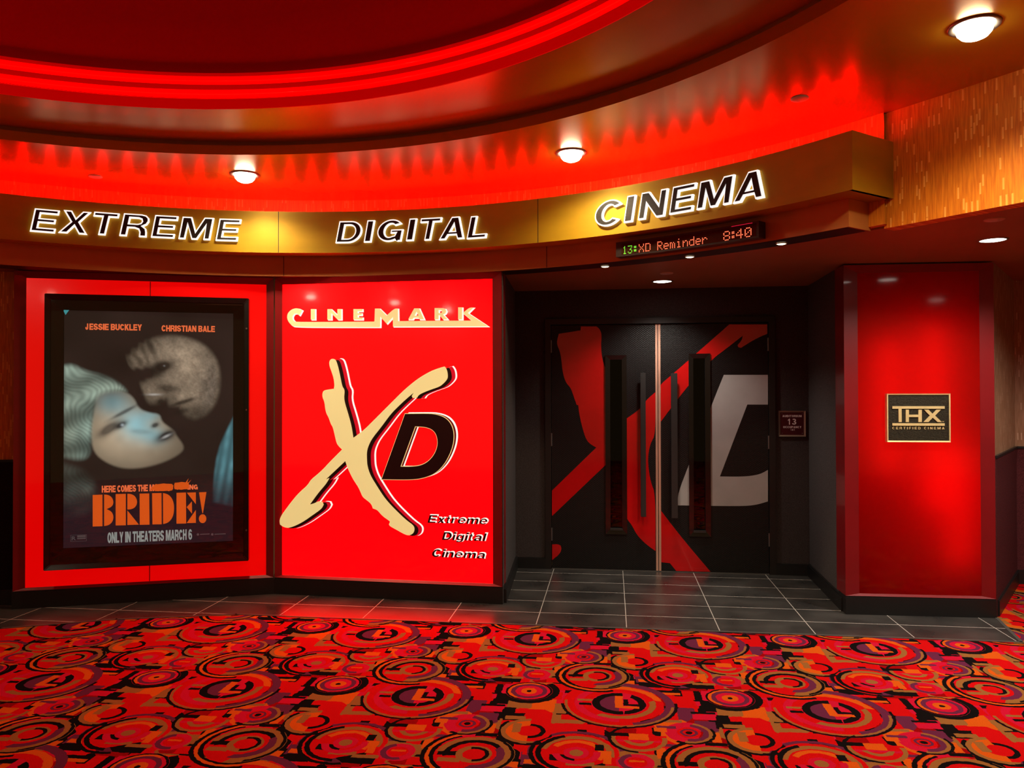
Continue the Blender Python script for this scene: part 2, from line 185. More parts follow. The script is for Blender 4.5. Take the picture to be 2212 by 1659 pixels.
# black door skin pressed with a small woven diamond relief
m, nt, b = nt_mat('black_embossed_door'); setc(b, (.009, .008, .008), .40, .0, .35)
tc = nt.nodes.new('ShaderNodeTexCoord'); hs = []
for rot in (.62, -.62):
    mp = nt.nodes.new('ShaderNodeMapping'); mp.inputs['Rotation'].default_value = (0, rot, 0); nt.links.new(tc.outputs['Object'], mp.inputs[0])
    wv = nt.nodes.new('ShaderNodeTexWave'); wv.wave_type = 'BANDS'; wv.bands_direction = 'Z'; wv.inputs['Scale'].default_value = 22
    nt.links.new(mp.outputs[0], wv.inputs['Vector']); hs.append(wv.outputs['Fac'])
mm = nt.nodes.new('ShaderNodeMath'); mm.operation = 'MULTIPLY'; nt.links.new(hs[0], mm.inputs[0]); nt.links.new(hs[1], mm.inputs[1])
bump(nt, b, mm.outputs[0], .30, .004); M['doorskin'] = m

# slate tiles 61 x 30.5 cm, stacked, pale grout
m, nt, b = nt_mat('slate_floor_tile'); setc(b, (.03, .028, .027), .22, 0, 1.0)
tc = nt.nodes.new('ShaderNodeTexCoord'); sx = nt.nodes.new('ShaderNodeSeparateXYZ'); nt.links.new(tc.outputs['Object'], sx.inputs[0])
def grout(sock, off, size, w_):
    a = nt.nodes.new('ShaderNodeMath'); a.operation = 'SUBTRACT'; a.inputs[1].default_value = off; nt.links.new(sock, a.inputs[0])
    p = nt.nodes.new('ShaderNodeMath'); p.operation = 'PINGPONG'; p.inputs[1].default_value = size/2; nt.links.new(a.outputs[0], p.inputs[0])
    l = nt.nodes.new('ShaderNodeMath'); l.operation = 'LESS_THAN'; l.inputs[1].default_value = w_; nt.links.new(p.outputs[0], l.inputs[0])
    return l.outputs[0]
g1 = grout(sx.outputs[0], -.5109, .61, .0028); g2 = grout(sx.outputs[1], 6.7616, .305, .0036)
mx = nt.nodes.new('ShaderNodeMath'); mx.operation = 'MAXIMUM'; nt.links.new(g1, mx.inputs[0]); nt.links.new(g2, mx.inputs[1])
n = nt.nodes.new('ShaderNodeTexNoise'); n.inputs['Scale'].default_value = 3.2; n.inputs['Detail'].default_value = 6; nt.links.new(tc.outputs['Object'], n.inputs['Vector'])
rp = nt.nodes.new('ShaderNodeValToRGB'); rp.color_ramp.elements[0].position = .35; rp.color_ramp.elements[1].position = .72
rp.color_ramp.elements[0].color = (.028, .026, .025, 1); rp.color_ramp.elements[1].color = (.072, .066, .061, 1); nt.links.new(n.outputs['Fac'], rp.inputs[0])
cm = nt.nodes.new('ShaderNodeMix'); cm.data_type = 'RGBA'; cm.inputs['B'].default_value = (.60, .55, .50, 1)
nt.links.new(mx.outputs[0], cm.inputs['Factor']); nt.links.new(rp.outputs[0], cm.inputs['A']); nt.links.new(cm.outputs['Result'], b.inputs['Base Color'])
rr = nt.nodes.new('ShaderNodeMapRange'); rr.inputs['To Min'].default_value = .22; rr.inputs['To Max'].default_value = .36; nt.links.new(n.outputs['Fac'], rr.inputs['Value']); nt.links.new(rr.outputs[0], b.inputs['Roughness'])
M['tile'] = m

# lobby carpet: half-drop repeat of ringed circles over a patchwork of blocks
def carpet_material():
    m, nt, b = nt_mat('art_deco_circle_carpet'); setc(b, (.3, .02, .02), .95, 0, 0)
    RED, CRI, BLK, ORA, TAN, PUR, DRD = (.56, .005, .006), (.54, .008, .035), (.008, .006, .006), (.62, .095, .008), (.29, .115, .03), (.125, .020, .055), (.28, .003, .004)
    LX, LY, SH = 1.04, .985, .52
    def N(t, **k):
        n = nt.nodes.new(t)
        for a, v in k.items(): setattr(n, a, v)
        return n
    def math(op, a, b_=None):
        n = N('ShaderNodeMath', operation=op)
        for i, v in enumerate((a, b_)):
            if v is None: continue
            if isinstance(v, (int, float)): n.inputs[i].default_value = v
            else: nt.links.new(v, n.inputs[i])
        return n.outputs[0]
    tc = N('ShaderNodeTexCoord')
    wob = N('ShaderNodeTexNoise'); wob.inputs['Scale'].default_value = 40; nt.links.new(tc.outputs['Object'], wob.inputs['Vector'])
    ws = N('ShaderNodeVectorMath', operation='MULTIPLY_ADD'); nt.links.new(wob.outputs['Color'], ws.inputs[0]); ws.inputs[1].default_value = (.012, .012, 0); nt.links.new(tc.outputs['Object'], ws.inputs[2])
    sp = N('ShaderNodeSeparateXYZ'); nt.links.new(ws.outputs[0], sp.inputs[0])
    y = math('ADD', math('MULTIPLY', sp.outputs[0], -.027), sp.outputs[1])
    ry = math('SUBTRACT', y, 4.22)
    row = math('FLOOR', math('DIVIDE', ry, LY))
    v = math('SUBTRACT', ry, math('MULTIPLY', row, LY))
    xs = math('ADD', sp.outputs[0], math('MULTIPLY', row, SH))
    u = math('SUBTRACT', xs, math('MULTIPLY', math('FLOOR', math('DIVIDE', xs, LX)), LX))
    cb = N('ShaderNodeCombineXYZ'); nt.links.new(u, cb.inputs[0]); nt.links.new(v, cb.inputs[1])
    P = cb.outputs[0]
    # patchwork ground
    vo = N('ShaderNodeTexVoronoi', distance='CHEBYCHEV'); vo.inputs['Scale'].default_value = 8; vo.inputs['Randomness'].default_value = .8; nt.links.new(P, vo.inputs['Vector'])
    sr = N('ShaderNodeSeparateColor'); nt.links.new(vo.outputs['Color'], sr.inputs[0])
    rp = N('ShaderNodeValToRGB'); rp.color_ramp.interpolation = 'CONSTANT'
    cols = [(0, RED), (.26, BLK), (.46, ORA), (.53, CRI), (.68, TAN), (.76, DRD), (.88, PUR), (.95, RED)]
    while len(rp.color_ramp.elements) < len(cols): rp.color_ramp.elements.new(.5)
    for e, (p, c) in zip(rp.color_ramp.elements, cols): e.position = p; e.color = (*c, 1)
    nt.links.new(sr.outputs[0], rp.inputs[0])
    cur = rp.outputs[0]
    def over(mask, c):
        nonlocal cur
        n = N('ShaderNodeMix', data_type='RGBA'); nt.links.new(mask, n.inputs['Factor']); nt.links.new(cur, n.inputs['A']); n.inputs['B'].default_value = (*c, 1); cur = n.outputs['Result']
    def copies(cx, cy, r):
        out = []
        for j in (-1, 0, 1):
            for i in (-2, -1, 0, 1, 2):
                x, yy = cx+i*LX+j*SH, cy-j*LY
                if -r < x < LX+r and -r < yy < LY+r: out.append((x, yy))
        return out
    def half(x, yy, ang, off=0):
        dx, dy = cos(R_(ang)), sin(R_(ang))
        d = N('ShaderNodeVectorMath', operation='DOT_PRODUCT'); nt.links.new(P, d.inputs[0]); d.inputs[1].default_value = (dx, dy, 0)
        return math('GREATER_THAN', d.outputs['Value'], x*dx+yy*dy+off)
    # each circle: centre, then layers ('d' disc | 'r' ring with radius and half width, colour, optional half-plane angle and offset)
    F = [
     (.561, .75, [('d', .285, RED, 195, -.04), ('r', .255, .022, PUR, 15), ('r', .285, .008, BLK, -85), ('r', .268, .007, TAN, -95), ('d', .225, RED), ('r', .205, .020, CRI, 180), ('r', .205, .018, ORA, 75, .10), ('r', .17, .016, TAN, -55, .06), ('b', -.15, -.02, .05, .014, BLK), ('b', -.15, .03, .06, .012, TAN), ('d', .14, CRI), ('r', .116, .020, BLK, 180, -.02), ('r', .116, .020, BLK, -10, .045), ('d', .096, PUR, 180), ('b', .0, .02, .020, .075, ORA), ('b', .045, -.045, .055, .013, ORA), ('b', .035, .015, .012, .04, BLK), ('b', .06, -.015, .035, .012, BLK)]),
     (.965, .135, [('r', .224, .010, BLK, 190, -.05), ('r', .204, .008, ORA, 200), ('r', .188, .007, BLK, 215, -.03), ('d', .175, RED, 200, -.12), ('b', -.115, .0, .045, .020, BLK), ('b', -.10, -.06, .05, .018, TAN), ('r', .152, .016, TAN, 100, .04), ('r', .124, .013, BLK, 110, .02), ('r', .155, .026, TAN, -25, .06), ('r', .118, .018, PUR, -30, .05), ('r', .17, .008, BLK, -10, .09), ('d', .080, TAN), ('r', .058, .010, BLK, 10, -.01), ('d', .050, RED)]),
     (.37, .19, [('r', .204, .012, PUR, 100), ('r', .200, .010, BLK, 205, .04), ('d', .188, RED, 120, -.13), ('r', .150, .016, TAN, 80), ('r', .168, .012, BLK, 190, .03), ('b', -.06, -.05, .055, .028, BLK), ('b', .02, -.10, .06, .016, TAN), ('r', .110, .014, ORA, 60), ('r', .090, .016, CRI, -80), ('b', .135, -.03, .018, .06, ORA), ('b', .10, .06, .02, .03, BLK), ('d', .056, CRI), ('d', .030, TAN)]),
     (.091, .87, [('r', .142, .020, BLK, -55, -.03), ('d', .124, CRI), ('r', .117, .006, BLK), ('r', .100, .012, ORA, 150), ('r', .084, .012, PUR), ('d', .066, CRI), ('d', .042, ORA), ('d', .014, BLK)]),
     (.88, .44, [('d', .110, CRI, 165, -.05), ('r', .112, .010, BLK, -50, .03), ('r', .098, .010, TAN, -15), ('r', .078, .013, PUR, -10), ('d', .055, RED), ('r', .034, .007, PUR), ('d', .016, BLK), ('b', -.10, .05, .045, .014, PUR), ('b', -.13, .02, .03, .022, ORA)]),
     (.14, .39, [('r', .138, .012, BLK, -140, .02), ('r', .120, .012, TAN, 180), ('d', .108, ORA, 180), ('d', .108, RED, 0), ('d', .078, BLK, 0), ('d', .055, RED), ('b', -.06, .03, .02, .05, TAN)]),
     (.647, .355, [('d', .128, TAN, -90, -.02), ('d', .106, RED, -90, -.02), ('b', 0, .02, .045, .032, ORA), ('b', 0, -.025, .10, .010, CRI), ('r', .133, .008, BLK, 190, .03), ('r', .06, .012, TAN, -90, .02)]),
     (.63, .127, [('d', .088, CRI), ('r', .082, .006, TAN, 60), ('r', .066, .012, PUR, 200), ('d', .045, RED), ('b', 0, .01, .032, .008, ORA)]),
    ]
    # bars and blocks between the circles: centre, half sizes, colour
    BL = [(.33, .60, .075, .014, BLK), (.33, .56, .05, .03, RED), (.27, .66, .03, .06, TAN), (.76, .47, .05, .012, BLK), (.80, .93, .08, .016, BLK), (.80, .90, .08, .014, ORA), (.21, .03, .06, .035, BLK), (.20, .09, .05, .02, ORA), (.55, .50, .14, .012, BLK), (.55, .475, .12, .012, RED), (.97, .62, .055, .03, CRI), (.97, .67, .06, .012, BLK), (.02, .60, .03, .05, BLK), (.06, .53, .05, .02, TAN), (.74, .22, .02, .05, ORA), (.24, .82, .03, .05, RED), (.50, .03, .05, .03, BLK), (.50, .07, .06, .015, TAN), (.92, .89, .03, .06, RED), (.80, .62, .045, .07, RED), (.80, .56, .06, .014, TAN), (.33, .88, .05, .02, BLK), (.36, .93, .03, .03, ORA), (.99, .40, .03, .05, ORA), (.99, .33, .05, .016, BLK), (.45, .42, .04, .045, RED), (.42, .36, .05, .012, BLK), (.76, .30, .05, .014, PUR), (.17, .20, .035, .05, RED), (.16, .27, .05, .012, TAN), (.74, .05, .05, .035, RED), (.75, .10, .06, .010, BLK)]
    for cx, cy, hx, hy, c in BL:
        for x, yy in copies(cx, cy, max(hx, hy)):
            over(math('MULTIPLY', cmp(math, N, nt, u, x, hx), cmp(math, N, nt, v, yy, hy)), c)
    for cx, cy, layers in F:
        for x, yy in copies(cx, cy, layers[0][1]):
            d = N('ShaderNodeVectorMath', operation='DISTANCE'); nt.links.new(P, d.inputs[0]); d.inputs[1].default_value = (x, yy, 0)
            for L in layers:
                if L[0] == 'b': over(math('MULTIPLY', cmp(math, N, nt, u, x+L[1], L[3]), cmp(math, N, nt, v, yy+L[2], L[4])), L[5]); continue
                if L[0] == 'd': k = math('LESS_THAN', d.outputs['Value'], L[1]); rest = L[2:]
                else: k = cmp(math, N, nt, d.outputs['Value'], L[1], L[2]); rest = L[3:]
                if len(rest) > 1: k = math('MULTIPLY', k, half(x, yy, rest[1], rest[2] if len(rest) > 2 else 0))
                over(k, rest[0])
    # pile: fine speckle
    pn = N('ShaderNodeTexNoise'); pn.inputs['Scale'].default_value = 260; pn.inputs['Detail'].default_value = 2; nt.links.new(tc.outputs['Object'], pn.inputs['Vector'])
    mr = N('ShaderNodeMapRange'); mr.inputs['To Min'].default_value = .62; mr.inputs['To Max'].default_value = 1.3; nt.links.new(pn.outputs['Fac'], mr.inputs['Value'])
    ml = N('ShaderNodeMix', data_type='RGBA', blend_type='MULTIPLY'); ml.inputs['Factor'].default_value = 1; nt.links.new(cur, ml.inputs['A']); nt.links.new(mr.outputs[0], ml.inputs['B'])
    nt.links.new(ml.outputs['Result'], b.inputs['Base Color'])
    bump(nt, b, pn.outputs['Fac'], .25, .004)
    return m
def cmp(math, N, nt, s, c, eps):
    n = N('ShaderNodeMath', operation='COMPARE'); nt.links.new(s, n.inputs[0]); n.inputs[1].default_value = c; n.inputs[2].default_value = eps
    return n.outputs[0]
M['carpet'] = carpet_material()

# clear glazing: mirror-like film by Fresnel over clear
def glazing(name, tint):
    m = bpy.data.materials.new(name); m.use_nodes = True; nt = m.node_tree; nt.nodes.remove(nt.nodes['Principled BSDF'])
    o = nt.nodes['Material Output']; mx = nt.nodes.new('ShaderNodeMixShader'); fr = nt.nodes.new('ShaderNodeFresnel'); fr.inputs[0].default_value = 1.5
    t = nt.nodes.new('ShaderNodeBsdfTransparent'); t.inputs[0].default_value = (*tint, 1); g = nt.nodes.new('ShaderNodeBsdfGlossy'); g.inputs['Roughness'].default_value = .02
    nt.links.new(fr.outputs[0], mx.inputs[0]); nt.links.new(t.outputs[0], mx.inputs[1]); nt.links.new(g.outputs[0], mx.inputs[2]); nt.links.new(mx.outputs[0], o.inputs[0])
    return m
M['glass'] = glazing('poster_glass', (.96, .96, .96)); M['doorglass'] = glazing('dark_door_glass', (.25, .2, .19))

# translucent red acrylic of the column light box, lit by the tubes inside it
m = bpy.data.materials.new('translucent_red_acrylic'); m.use_nodes = True; nt = m.node_tree; nt.nodes.remove(nt.nodes['Principled BSDF'])
o = nt.nodes['Material Output']; mx = nt.nodes.new('ShaderNodeMixShader'); fr = nt.nodes.new('ShaderNodeFresnel'); fr.inputs[0].default_value = 1.45
d1 = nt.nodes.new('ShaderNodeBsdfTranslucent'); d1.inputs[0].default_value = (.75, .002, .002, 1)
d2 = nt.nodes.new('ShaderNodeBsdfDiffuse'); d2.inputs[0].default_value = (.30, .003, .003, 1); mm = nt.nodes.new('ShaderNodeMixShader'); mm.inputs[0].default_value = .35
g = nt.nodes.new('ShaderNodeBsdfGlossy'); g.inputs['Roughness'].default_value = .08
nt.links.new(d1.outputs[0], mm.inputs[1]); nt.links.new(d2.outputs[0], mm.inputs[2]); nt.links.new(fr.outputs[0], mx.inputs[0]); nt.links.new(mm.outputs[0], mx.inputs[1]); nt.links.new(g.outputs[0], mx.inputs[2]); nt.links.new(mx.outputs[0], o.inputs[0])
M['acrylic'] = m
M['tube'] = glow('light_tube', (.9, .9, .9), (1, .7, .5), 5.2); M['boxwhite'] = mat('white_box_lining', (.7, .7, .7), .8)

# ------------------------------------------------------------------ object helpers
def link(name, me, m=None, parent=None, smooth=False):
    o = bpy.data.objects.new(name, me); col.objects.link(o)
    if m is not None: me.materials.append(m)
    if smooth:
        for p in me.polygons: p.use_smooth = True
    if parent: o.parent = parent; o.matrix_parent_inverse = Matrix.Translation(-Vector(parent.location))
    return o
def done(name, bm, m=None, parent=None, smooth=False, recalc=True):
    if recalc: bmesh.ops.recalc_face_normals(bm, faces=bm.faces[:])
    me = bpy.data.meshes.new(name); bm.to_mesh(me); bm.free()
    return link(name, me, m, parent, smooth)
def tag(o, label, cat, group=None):
    o['label'] = label; o['category'] = cat
    if group: o['group'] = group
    return o
def thing(name, loc, label, cat, group=None):
    o = bpy.data.objects.new(name, None); col.objects.link(o); o.location = loc; o.empty_display_size = .1
    return tag(o, label, cat, group)
def struct(o): o['kind'] = 'structure'; return o
def sroot(name, loc):
    o = bpy.data.objects.new(name, None); col.objects.link(o); o.location = loc; return struct(o)

class Plane:                      # a vertical panel: along p->q, up, and out towards the room
    def __init__(s, p, q):
        s.p = Vector(p); s.d = (Vector(q)-s.p).normalized(); s.n = Vector((s.d.y, -s.d.x)); s.len = (Vector(q)-s.p).length
    def at(s, u, z, off=0):
        v = s.p + s.d*u + s.n*off; return Vector((v.x, v.y, z))
S1 = Plane((-4.354, 5.158), (-2.632, 5.800)); S2 = Plane((-2.632, 5.800), (-.806, 5.717)); TX = Plane((1.649, 5.755), (2.649, 5.784))
DW_ = Plane((0, 6.93), (1, 6.93))
FC = Vector((-1.73, 1.77))        # centre of the curved fascia
def fas(th, z, r): return Vector((FC.x+r*cos(R_(th)), FC.y+r*sin(R_(th)), z))

def box_uv(bm, P, u0, u1, z0, z1, o0, o1):
    v = [bm.verts.new(P.at(u, z, o)) for o in (o0, o1) for (u, z) in ((u0, z0), (u1, z0), (u1, z1), (u0, z1))]
    for f in ((0, 1, 2, 3), (7, 6, 5, 4), (0, 4, 5, 1), (1, 5, 6, 2), (2, 6, 7, 3), (3, 7, 4, 0)): bm.faces.new([v[i] for i in f])
def ring_uv(bm, P, a, b_, oo0, oo1, i0=None):
    """frame between outer rect a=(u0,u1,z0,z1) and inner rect b_, from depth oo0 to oo1 (inner lip at i0)"""
    i0 = oo1 if i0 is None else i0
    A = [(a[0], a[2]), (a[1], a[2]), (a[1], a[3]), (a[0], a[3])]; B = [(b_[0], b_[2]), (b_[1], b_[2]), (b_[1], b_[3]), (b_[0], b_[3])]
    vs = [[bm.verts.new(P.at(u, z, o)) for (u, z) in Q] for Q, o in ((A, oo0), (A, oo1), (B, i0), (B, oo0))]
    for k in range(4):
        for i in range(4):
            j = (i+1) % 4; bm.faces.new((vs[k][i], vs[k][j], vs[(k+1) % 4][j], vs[(k+1) % 4][i]))
def poly_mesh(loops, place, o0, o1):
    """extruded outline with holes; place(u, z, off) -> Vector"""
    bm = bmesh.new(); edges = []
    for L in loops:
        vs = [bm.verts.new((u, z, 0)) for u, z in L]
        for i in range(len(vs)): edges.append(bm.edges.new((vs[i], vs[(i+1) % len(vs)])))
    bmesh.ops.triangle_fill(bm, use_beauty=True, use_dissolve=False, edges=edges, normal=(0, 0, 1))
    r = bmesh.ops.extrude_face_region(bm, geom=bm.faces[:])
    top = set(g for g in r['geom'] if isinstance(g, bmesh.types.BMVert))
    for v in bm.verts: v.co = place(v.co.x, v.co.y, o1 if v in top else o0)
    return bm
def offset_poly(L, d):
    """miter offset of a closed outline, outwards for d>0 whatever its winding"""
    n = len(L); ar = sum(L[i][0]*L[(i+1) % n][1]-L[(i+1) % n][0]*L[i][1] for i in range(n)); s = 1 if ar > 0 else -1; out = []
    for i in range(n):
        a, b, c = Vector(L[i-1]), Vector(L[i]), Vector(L[(i+1) % n])
        e1 = (b-a).normalized() if (b-a).length else Vector((1, 0)); e2 = (c-b).normalized() if (c-b).length else Vector((1, 0))
        n1 = Vector((e1.y, -e1.x))*s; n2 = Vector((e2.y, -e2.x))*s; m_ = n1+n2
        m_ = m_.normalized() if m_.length > 1e-6 else n1; k = d/max(.45, m_.dot(n1)); out.append((b.x+m_.x*k, b.y+m_.y*k))
    return out
def shift(L, du, dz): return [(u+du, z+dz) for u, z in L]

def arc(cx, cy, rx, ry, a0, a1, n=14): return [(cx+rx*cos(R_(a0+(a1-a0)*i/n)), cy+ry*sin(R_(a0+(a1-a0)*i/n))) for i in range(n+1)]
GLYPH = {
 'E': [[(0, 0), (1, 0), (1, .2), (.29, .2), (.29, .405), (.93, .405), (.93, .6), (.29, .6), (.29, .8), (1, .8), (1, 1), (0, 1)]],
 'T': [[(.36, 0), (.65, 0), (.65, .8), (1, .8), (1, 1), (0, 1), (0, .8), (.36, .8)]],
 'X': [[(0, 0), (.31, 0), (.5, .32), (.7, 0), (1, 0), (.66, .51), (.97, 1), (.69, 1), (.5, .69), (.31, 1), (.02, 1), (.34, .51)]],
 'I': [[(0, 0), (1, 0), (1, 1), (0, 1)]],
 'L': [[(0, 0), (1, 0), (1, .2), (.33, .2), (.33, 1), (0, 1)]],
 'M': [[(0, 0), (.21, 0), (.21, .64), (.41, 0), (.59, 0), (.79, .64), (.79, 0), (1, 0), (1, 1), (.70, 1), (.5, .38), (.30, 1), (0, 1)]],
 'N': [[(0, 0), (.26, 0), (.26, .56), (.70, 0), (1, 0), (1, 1), (.74, 1), (.74, .44), (.30, 1), (0, 1)]],
 'A': [[(0, 0), (.26, 0), (.34, .19), (.66, .19), (.74, 0), (1, 0), (.65, 1), (.35, 1)], [(.41, .37), (.59, .37), (.5, .66)]],
 'D': [[(0, 0)]+arc(.5, .5, .5, .5, -90, 90, 18)+[(0, 1)], [(.27, .2)]+arc(.46, .5, .27, .3, -90, 90, 14)+[(.27, .8)]],
 'R': [[(0, 0), (.27, 0), (.27, .37), (.5, .37), (.64, .32), (.70, .2), (.72, 0), (1, 0), (.97, .22), (.92, .38), (.80, .47), (.92, .55), (.98, .70), (.95, .85), (.84, .96), (.66, 1), (0, 1)], [(.27, .57), (.58, .57), (.68, .61), (.71, .69), (.68, .77), (.58, .81), (.27, .81)]],
 'C': [arc(.5, .5, .5, .5, 34, 326, 30)+arc(.5, .5, .215, .29, 318, 42, 22)],
 'G': [arc(.5, .5, .5, .5, 36, 308, 28)+[(.80, .13), (.84, 0), (1, 0), (1, .54), (.53, .54), (.53, .37), (.73, .37), (.70, .27)]+arc(.5, .5, .215, .29, 300, 46, 22)],
 'J': [[(.46, 1), (.75, 1), (.75, .30)]+arc(.375, .30, .375, .30, 0, -180, 14)+[(0, .42), (.28, .42), (.28, .30)]+arc(.37, .30, .09, .10, 180, 360, 8)+[(.46, .42)]],
 'H': [[(0, 0), (.29, 0), (.29, .4), (.71, .4), (.71, 0), (1, 0), (1, 1), (.71, 1), (.71, .6), (.29, .6), (.29, 1), (0, 1)]],
 'O': [arc(.5, .5, .5, .5, 0, 351, 39), arc(.5, .5, .22, .31, 0, 345, 23)],
 'U': [[(0, 1), (0, .36)]+arc(.5, .36, .5, .36, 180, 360, 16)+[(1, 1), (.71, 1), (.71, .36)]+arc(.5, .36, .21, .18, 360, 180, 10)+[(.29, 1)]],
 'K': [[(0, 0), (.29, 0), (.29, .28), (.39, .41), (.66, 0), (1, 0), (.59, .60), (.97, 1), (.62, 1), (.29, .62), (.29, 1), (0, 1)]],
 'Y': [[(.36, 0), (.64, 0), (.64, .40), (1, 1), (.69, 1), (.5, .62), (.31, 1), (0, 1), (.36, .40)]],
 'P': [[(0, 0), (.29, 0), (.29, .36), (.6, .36)]+arc(.60, .68, .40, .32, -90, 90, 12)+[(0, 1)], [(.29, .55), (.54, .55)]+arc(.56, .68, .15, .13, -90, 90, 8)+[(.29, .81)]],
 'B': [[(0, 0), (.58, 0)]+arc(.62, .28, .38, .28, -90, 60, 10)+[(.83, .53)]+arc(.60, .745, .36, .255, -40, 90, 10)+[(0, 1)], [(.29, .19), (.56, .19)]+arc(.58, .30, .13, .11, -90, 90, 8)+[(.29, .41)], [(.29, .60), (.54, .60)]+arc(.56, .71, .12, .105, -90, 90, 8)+[(.29, .815)]],
 'F': [[(0, 0), (.29, 0), (.29, .38), (.9, .38), (.9, .58), (.29, .58), (.29, .8), (1, .8), (1, 1), (0, 1)]],
 'S': [arc(.5, .70, .5, .30, 20, 180, 12)+[(.03, .58), (.16, .48), (.36, .42), (.60, .36), (.69, .28)]+arc(.5, .27, .20, .09, 0, -180, 8)[1:]+[(.28, .33), (0, .33)]+arc(.5, .29, .5, .29, 190, 360, 14)+[(.99, .40), (.88, .51), (.66, .57), (.42, .63), (.31, .71)]+arc(.49, .73, .18, .09, 180, 20, 8)[1:]+[(.69, .70)]],
 '1': [[(.42, 0), (.78, 0), (.78, 1), (.50, 1), (.10, .80), (.10, .60), (.42, .72)]],
 '3': [arc(.48, .735, .46, .265, 150, -55, 14)+[(.86, .50)]+arc(.48, .285, .52, .285, 40, -160, 16)+[(.28, .29)]+arc(.48, .28, .19, .10, -170, 60, 8)+[(.40, .40), (.40, .58), (.52, .60)]+arc(.48, .72, .17, .09, -50, 160, 8)],
 '6': [[(.90, .76), (.62, .76)]+arc(.5, .74, .13, .09, 20, 160, 6)+[(.29, .58), (.40, .64)]+arc(.52, .32, .48, .32, 100, -170, 18)+[(.0, .45)]+arc(.5, .55, .5, .45, 175, 28, 12), arc(.51, .31, .20, .14, 0, 340, 14)],
 '8': [arc(.5, .27, .5, .27, -180, 28, 14)+[(.84, .52)]+arc(.5, .75, .42, .25, -25, 205, 14)+[(.16, .52), (.04, .40)], arc(.5, .28, .20, .12, 0, 340, 14), arc(.5, .73, .17, .10, 0, 340, 14)],
 'x': [[(0, 0), (.34, 0), (.5, .19), (.67, 0), (1, 0), (.67, .37), (.97, .72), (.65, .72), (.51, .55), (.36, .72), (.03, .72), (.34, .37)]],
 't': [[(.20, .15), (.26, .03), (.45, -.01), (.80, .01), (.80, .16), (.60, .16), (.60, .55), (.85, .55), (.85, .72), (.60, .72), (.60, .93), (.22, .90), (.22, .72), (0, .72), (0, .55), (.20, .55)]],
 'r': [[(0, 0), (.40, 0), (.40, .38), (.50, .50), (.68, .54), (1, .53), (1, .73), (.75, .73), (.52, .66), (.37, .57), (.37, .72), (0, .72)]],
 'e': [[(.97, .22), (.68, .22)]+arc(.5, .24, .20, .10, -20, -170, 8)+[(.29, .32), (1, .32)]+arc(.5, .36, .5, .375, 0, 330, 28), [(.29, .45), (.71, .45)]+arc(.5, .47, .20, .11, 10, 170, 8)],
 'm': [[(0, 0), (.19, 0), (.19, .40), (.26, .53), (.34, .54), (.40, .47), (.40, 0), (.60, 0), (.60, .40), (.66, .53), (.74, .54), (.81, .47), (.81, 0), (1, 0), (1, .52), (.95, .68), (.80, .74), (.66, .70), (.57, .62), (.49, .72), (.36, .74), (.25, .69), (.18, .61), (.18, .72), (0, .72)]],
 'n': [[(0, 0), (.30, 0), (.30, .38), (.38, .52), (.52, .55), (.66, .51), (.70, .42), (.70, 0), (1, 0), (1, .48), (.94, .64), (.82, .72), (.62, .74), (.42, .69), (.29, .59), (.29, .72), (0, .72)]],
 'i': [[(0, 0), (1, 0), (1, .72), (0, .72)], [(0, .84), (1, .84), (1, 1), (0, 1)]],
 'l': [[(0, 0), (1, 0), (1, 1), (0, 1)]],
 'a': [[(1, 0), (.96, .12), (.96, .50), (.86, .66), (.66, .73), (.40, .74), (.15, .67), (.06, .52), (.36, .50), (.48, .56), (.62, .54), (.67, .46), (.40, .42), (.14, .36), (.02, .24), (.04, .08), (.20, -.01), (.42, -.01), (.60, .04), (.69, .10), (.72, 0)], [(.67, .32), (.64, .20), (.50, .14), (.36, .16), (.33, .24), (.42, .30)]],
 'g': [[(.72, .72), (.72, .62), (.58, .71), (.38, .74), (.16, .66), (.02, .46), (.02, .30), (.14, .10), (.36, .02), (.56, .05), (.70, .13), (.68, .02), (.56, -.08), (.40, -.08), (.34, -.03), (.05, -.03), (.14, -.17), (.34, -.24), (.64, -.23), (.88, -.14), (.98, .02), (.98, .72)], [(.70, .42), (.66, .25), (.50, .19), (.36, .25), (.32, .40), (.38, .52), (.52, .57), (.64, .53)]],
}
WIDE = {'I': .30, 'M': 1.16, '1': .62, 'L': .78, 'E': .80, 'F': .76, 'J': .72, 'S': .86, 'T': .88, 'i': .24, 'l': .24, 't': .40, 'r': .52, 'm': 1.12, 'n': .74, 'a': .76, 'e': .76, 'g': .76, 'x': .76}
def block(txt, gap=.13, shear=0, space=.38):
    """bold block lettering: loops of every glyph laid out on one line, cap height 1"""
    x = 0; out = []
    for c in txt:
        if c == ' ': x += space; continue
        w_ = WIDE.get(c, .88)
        out.append([[(x+px*w_+shear*py, py) for px, py in L] for L in GLYPH[c]]); x += w_+gap
    return out
def block_lettering(name, txt, P, box_, m, parent, o0, o1, gap=.13, shear=0, grow=0, dx=0, dz=0, fit=None):
    (u0, z1), (u1, z0) = box_; G = block(txt, gap, shear); pts = [p for g in G for L in g for p in L]
    xa, xb = min(p[0] for p in pts), max(p[0] for p in pts); ya, yb = (0, 1) if fit is None else fit; bm = bmesh.new()
    for g in G:
        LL = [[(u0+(u1-u0)*(px-xa)/(xb-xa)+dx, z0+(z1-z0)*(py-ya)/(yb-ya)+dz) for px, py in L] for L in g]
        if grow: LL = [offset_poly(L, grow if q == 0 else -grow) for q, L in enumerate(LL)]
        b2 = poly_mesh(LL, P.at, o0, o1); me = bpy.data.meshes.new('x'); b2.to_mesh(me); b2.free(); bm.from_mesh(me); bpy.data.meshes.remove(me)
    return done(name, bm, m, parent)
